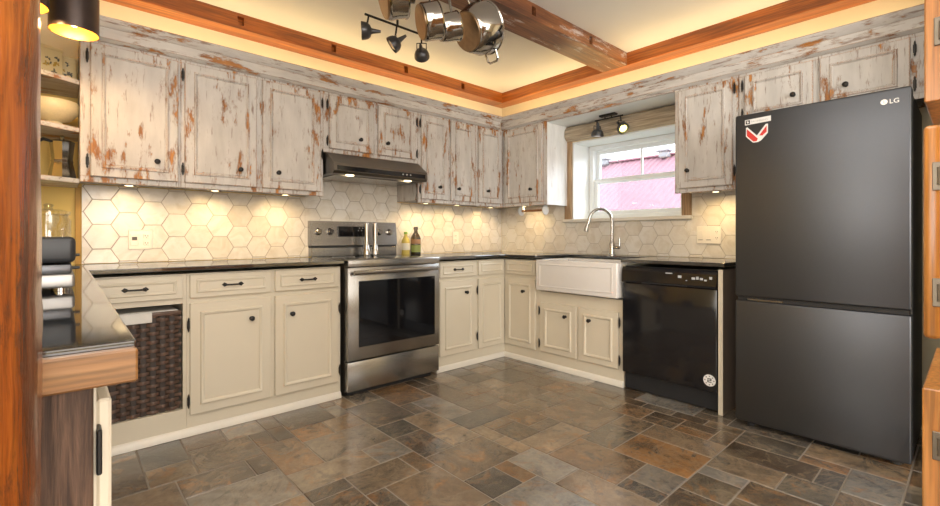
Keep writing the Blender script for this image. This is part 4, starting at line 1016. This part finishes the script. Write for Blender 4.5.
B().cyl((3.42, 1.925, 2.066), (3.42, 2.185, 2.066), 0.006, 0.006, 10).build('bar', M['black_metal'], t)
b = B(); b.box(3.395, 3.445, 1.985, 2.135, 2.084, 2.100, 0.004); 
for yy in (2.03, 2.09): b.cyl((3.42, yy, 2.086), (3.42, yy, 2.066), 0.005, 0.005, 8)
b.build('canopy', M['black_metal'], t)
spot_head(t, (3.42, 2.168, 2.066), (3.425, 2.165, 1.958), (0.05, 0.12, -1.0), 0.054)
spot_head(t, (3.42, 1.950, 2.066), (3.425, 1.935, 1.968), (-0.25, -0.75, -0.75), 0.050, True)
lamp('SPOT', 'spot_lamp', (3.405, 1.905, 1.93), 1.2, (1.0, 0.85, 0.45), t, 0.02, (3.3, 1.6, 1.5), 80)

# ------------------------------------------------------------------ hanging pans
RY, RZ = 1.86, 2.435
RACK = t = thing('pot_rack', 'iron pot rail hung under the cross beam, holding the steel pans', 'pot rack', (1.4, RY, RZ))
B().cyl((0.85, RY, RZ), (1.80, RY, RZ), 0.007, 0.007, 10).build('rail', M['black_metal'], t)
b = B()
for x in (0.95, 1.70): b.box(x-0.01, x+0.01, RY-0.01, 1.93, RZ-0.008, 2.462)
b.build('bracket', M['black_metal'], t)
def ORG_LAST(): return [o.name for o in COL.objects if o.name.startswith('pan_hook')][-1]
def hook(lab, top, bottom):
    tp, bt = Vector(top), Vector(bottom); d = tp-bt
    B().tube([tp+Vector((0, -0.012, -0.006)), tp+Vector((0, -0.008, 0.010)), tp+Vector((0, 0.008, 0.010)), tp+Vector((0, 0.010, -0.01)), bt.lerp(tp, 0.5)+Vector((0.006, 0, 0)), bt+Vector((0.004, 0, 0.0)), bt+Vector((-0.006, 0, -0.010)), bt+Vector((-0.014, 0, 0.002))], 0.0038, 8).build('pan_hook', M['bronze_base'])
    tag(COL.objects[ORG_LAST()], 'bronze S '+lab+' on the rail', 'hook', 'pan hooks on the rail')
def pan(label, bottom, rim, r0, r1, handle, hook_top):
    """bottom / rim = centres; axis between them; handle: 'loops', 'up'"""
    bo, ri = Vector(bottom), Vector(rim); ax = (ri-bo); L = ax.length; ax.normalize()
    t = thing('saucepan' if handle != 'loops' else 'stock_pot', label, 'pan', tuple((bo+ri)/2))
    B().lathe([(r0*0.93, 0.004), (r0, 0.010), (r0*1.04, 0.016), (r1*0.97, L*0.55), (r1*0.985, L*0.96), (r1*1.03, L), (r1*1.02, L+0.003), (r1*0.955, L*0.95), (r1*0.94, L*0.55), (r0*0.98, 0.02), (0, 0.016)], bo, ax, 40, cap1=False).build('body', M['chrome'], t)
    B().lathe([(r0*0.93, -0.003), (r0*0.96, 0.0), (r0*0.96, 0.010)], bo, ax, 40).build('base_disc', M['bronze_base'], t)['label'] = 'bronze toned base disc'
    upv = (Vector((0, 0, 1))-ax*ax.z).normalized(); sd = ax.cross(upv)
    at = ri-ax*0.018
    if handle == 'loops':
        for s in (1, -1):
            c0 = at+upv*s*r1*0.97
            B().tube([c0+sd*0.045-upv*s*0.006, c0+sd*0.042+upv*s*0.040, c0+sd*0.028+upv*s*0.052, c0-sd*0.028+upv*s*0.052, c0-sd*0.042+upv*s*0.040, c0-sd*0.045-upv*s*0.006], 0.006, 8).build('handle', M['chrome'], t)
        hb = at+upv*(r1+0.048)
    else:
        c0 = at+upv*r1*0.97
        ln = 0.13 if r1 < 0.1 else 0.065
        B().tube([c0-upv*0.006, c0+upv*0.03+ax*0.006, c0+upv*ln*0.7+ax*0.015, c0+upv*ln+ax*0.012], [0.006, 0.007, 0.008, 0.006], 8).build('handle', M['chrome'], t)
        hb = c0+upv*ln
    if hook_top is not None:
        hk = Vector((hb.x, RY, RZ))
        hook('hook holding the '+label.split(' hanging')[0], hk, hb)
    return t
pan('large steel stock pot hanging at the right end of the rack', (1.655, RY, 2.192), (1.785, RY-0.01, 2.252), 0.108, 0.142, 'loops', True)
def at(bot, L, ax=(0.88, -0.40, 0.26)):
    a_ = Vector(ax).normalized(); return bot, tuple(Vector(bot)+a_*L)
pan('small steel saucepan hanging directly left of the stock pot', *at((1.462, RY-0.005, 2.150), 0.100), 0.066, 0.074, 'up', True)
pan('medium steel saucepan hanging second from the stock pot', *at((1.346, RY, 2.146), 0.092), 0.088, 0.094, 'up', True)
pan('large steel saucepan hanging leftmost, above the track light', *at((1.140, RY+0.02, 2.215), 0.098), 0.108, 0.112, 'up', True)
t = pan('little steel milk pan hanging between two larger pans', *at((1.258, RY+0.03, 2.262), 0.050), 0.038, 0.042, 'up', True)
# ------------------------------------------------------------------ pendant lamps
def pendant(label, cx, cy, z0, r, h):
    t = thing('pendant_lamp', label, 'lamp', (cx, cy, ZC), 'pendant lamps over the left counter')
    B().lathe([(r, 0), (r, h), (r-0.0025, h), (r-0.0025, 0.001)], (cx, cy, z0), seg=48, cap0=False, cap1=False).build('lamp_shade', M['shade_out'], t)
    B().lathe([(r-0.003, 0.001), (r-0.003, h)], (cx, cy, z0), seg=48, cap0=False, cap1=False).build('shade_lining', M['shade_in'], t)['label'] = 'golden lining'
    b = B(); b.cyl((cx, cy, z0+h*0.62), (cx, cy, ZC), 0.003, 0.003, 8)
    for k in range(3):
        a = 2*PI*k/3; b.tube([(cx, cy, z0+h*0.95), (cx+(r-0.004)*math.cos(a), cy+(r-0.004)*math.sin(a), z0+h*0.95)], 0.002, 6)
    b.build('cord', M['black_metal'], t)
    B().lathe([(0.016, 0), (0.018, 0.045), (0.010, 0.05)], (cx, cy, z0+h*0.60), seg=14).build('socket', M['black_metal'], t)
    B().lathe([(0.006, 0), (0.022, 0.012), (0.030, 0.035), (0.022, 0.060), (0.012, 0.075)], (cx, cy, z0+h*0.60-0.072), seg=18).build('bulb', M['bulb_warm'], t)
    b = B(); b.tube([(cx+0.02, cy-0.01, z0+h*0.5), (cx+0.004, cy-0.004, z0-0.012), (cx-0.006, cy, z0-0.04), (cx-0.002, cy, z0-0.052), (cx+0.004, cy, z0-0.04), (cx-0.004, cy-0.004, z0-0.012), (cx-0.018, cy, z0+h*0.5)], 0.0018, 6)
    if 'nearer' in label: b.build('pull_chain', M['black_metal'], t)
    else: b.bm.free()
    lamp('POINT', 'pendant_light', (cx, cy, z0+h*0.16), 4.8, (1.0, 0.66, 0.30), t, 0.03)
    B().lathe([(0.045, 0), (0.045, 0.02), (0.01, 0.03)], (cx, cy, ZC), (0, 0, -1), 20).build('canopy', M['black_metal'], t)
pendant('dark copper drum pendant lamp in front of the leftmost wall cabinet', 0.052, 2.640, 1.965, 0.086, 0.165)
pendant('dark drum pendant nearer the timber post, mostly cut off by the frame', -0.112, 2.500, 1.985, 0.086, 0.165)
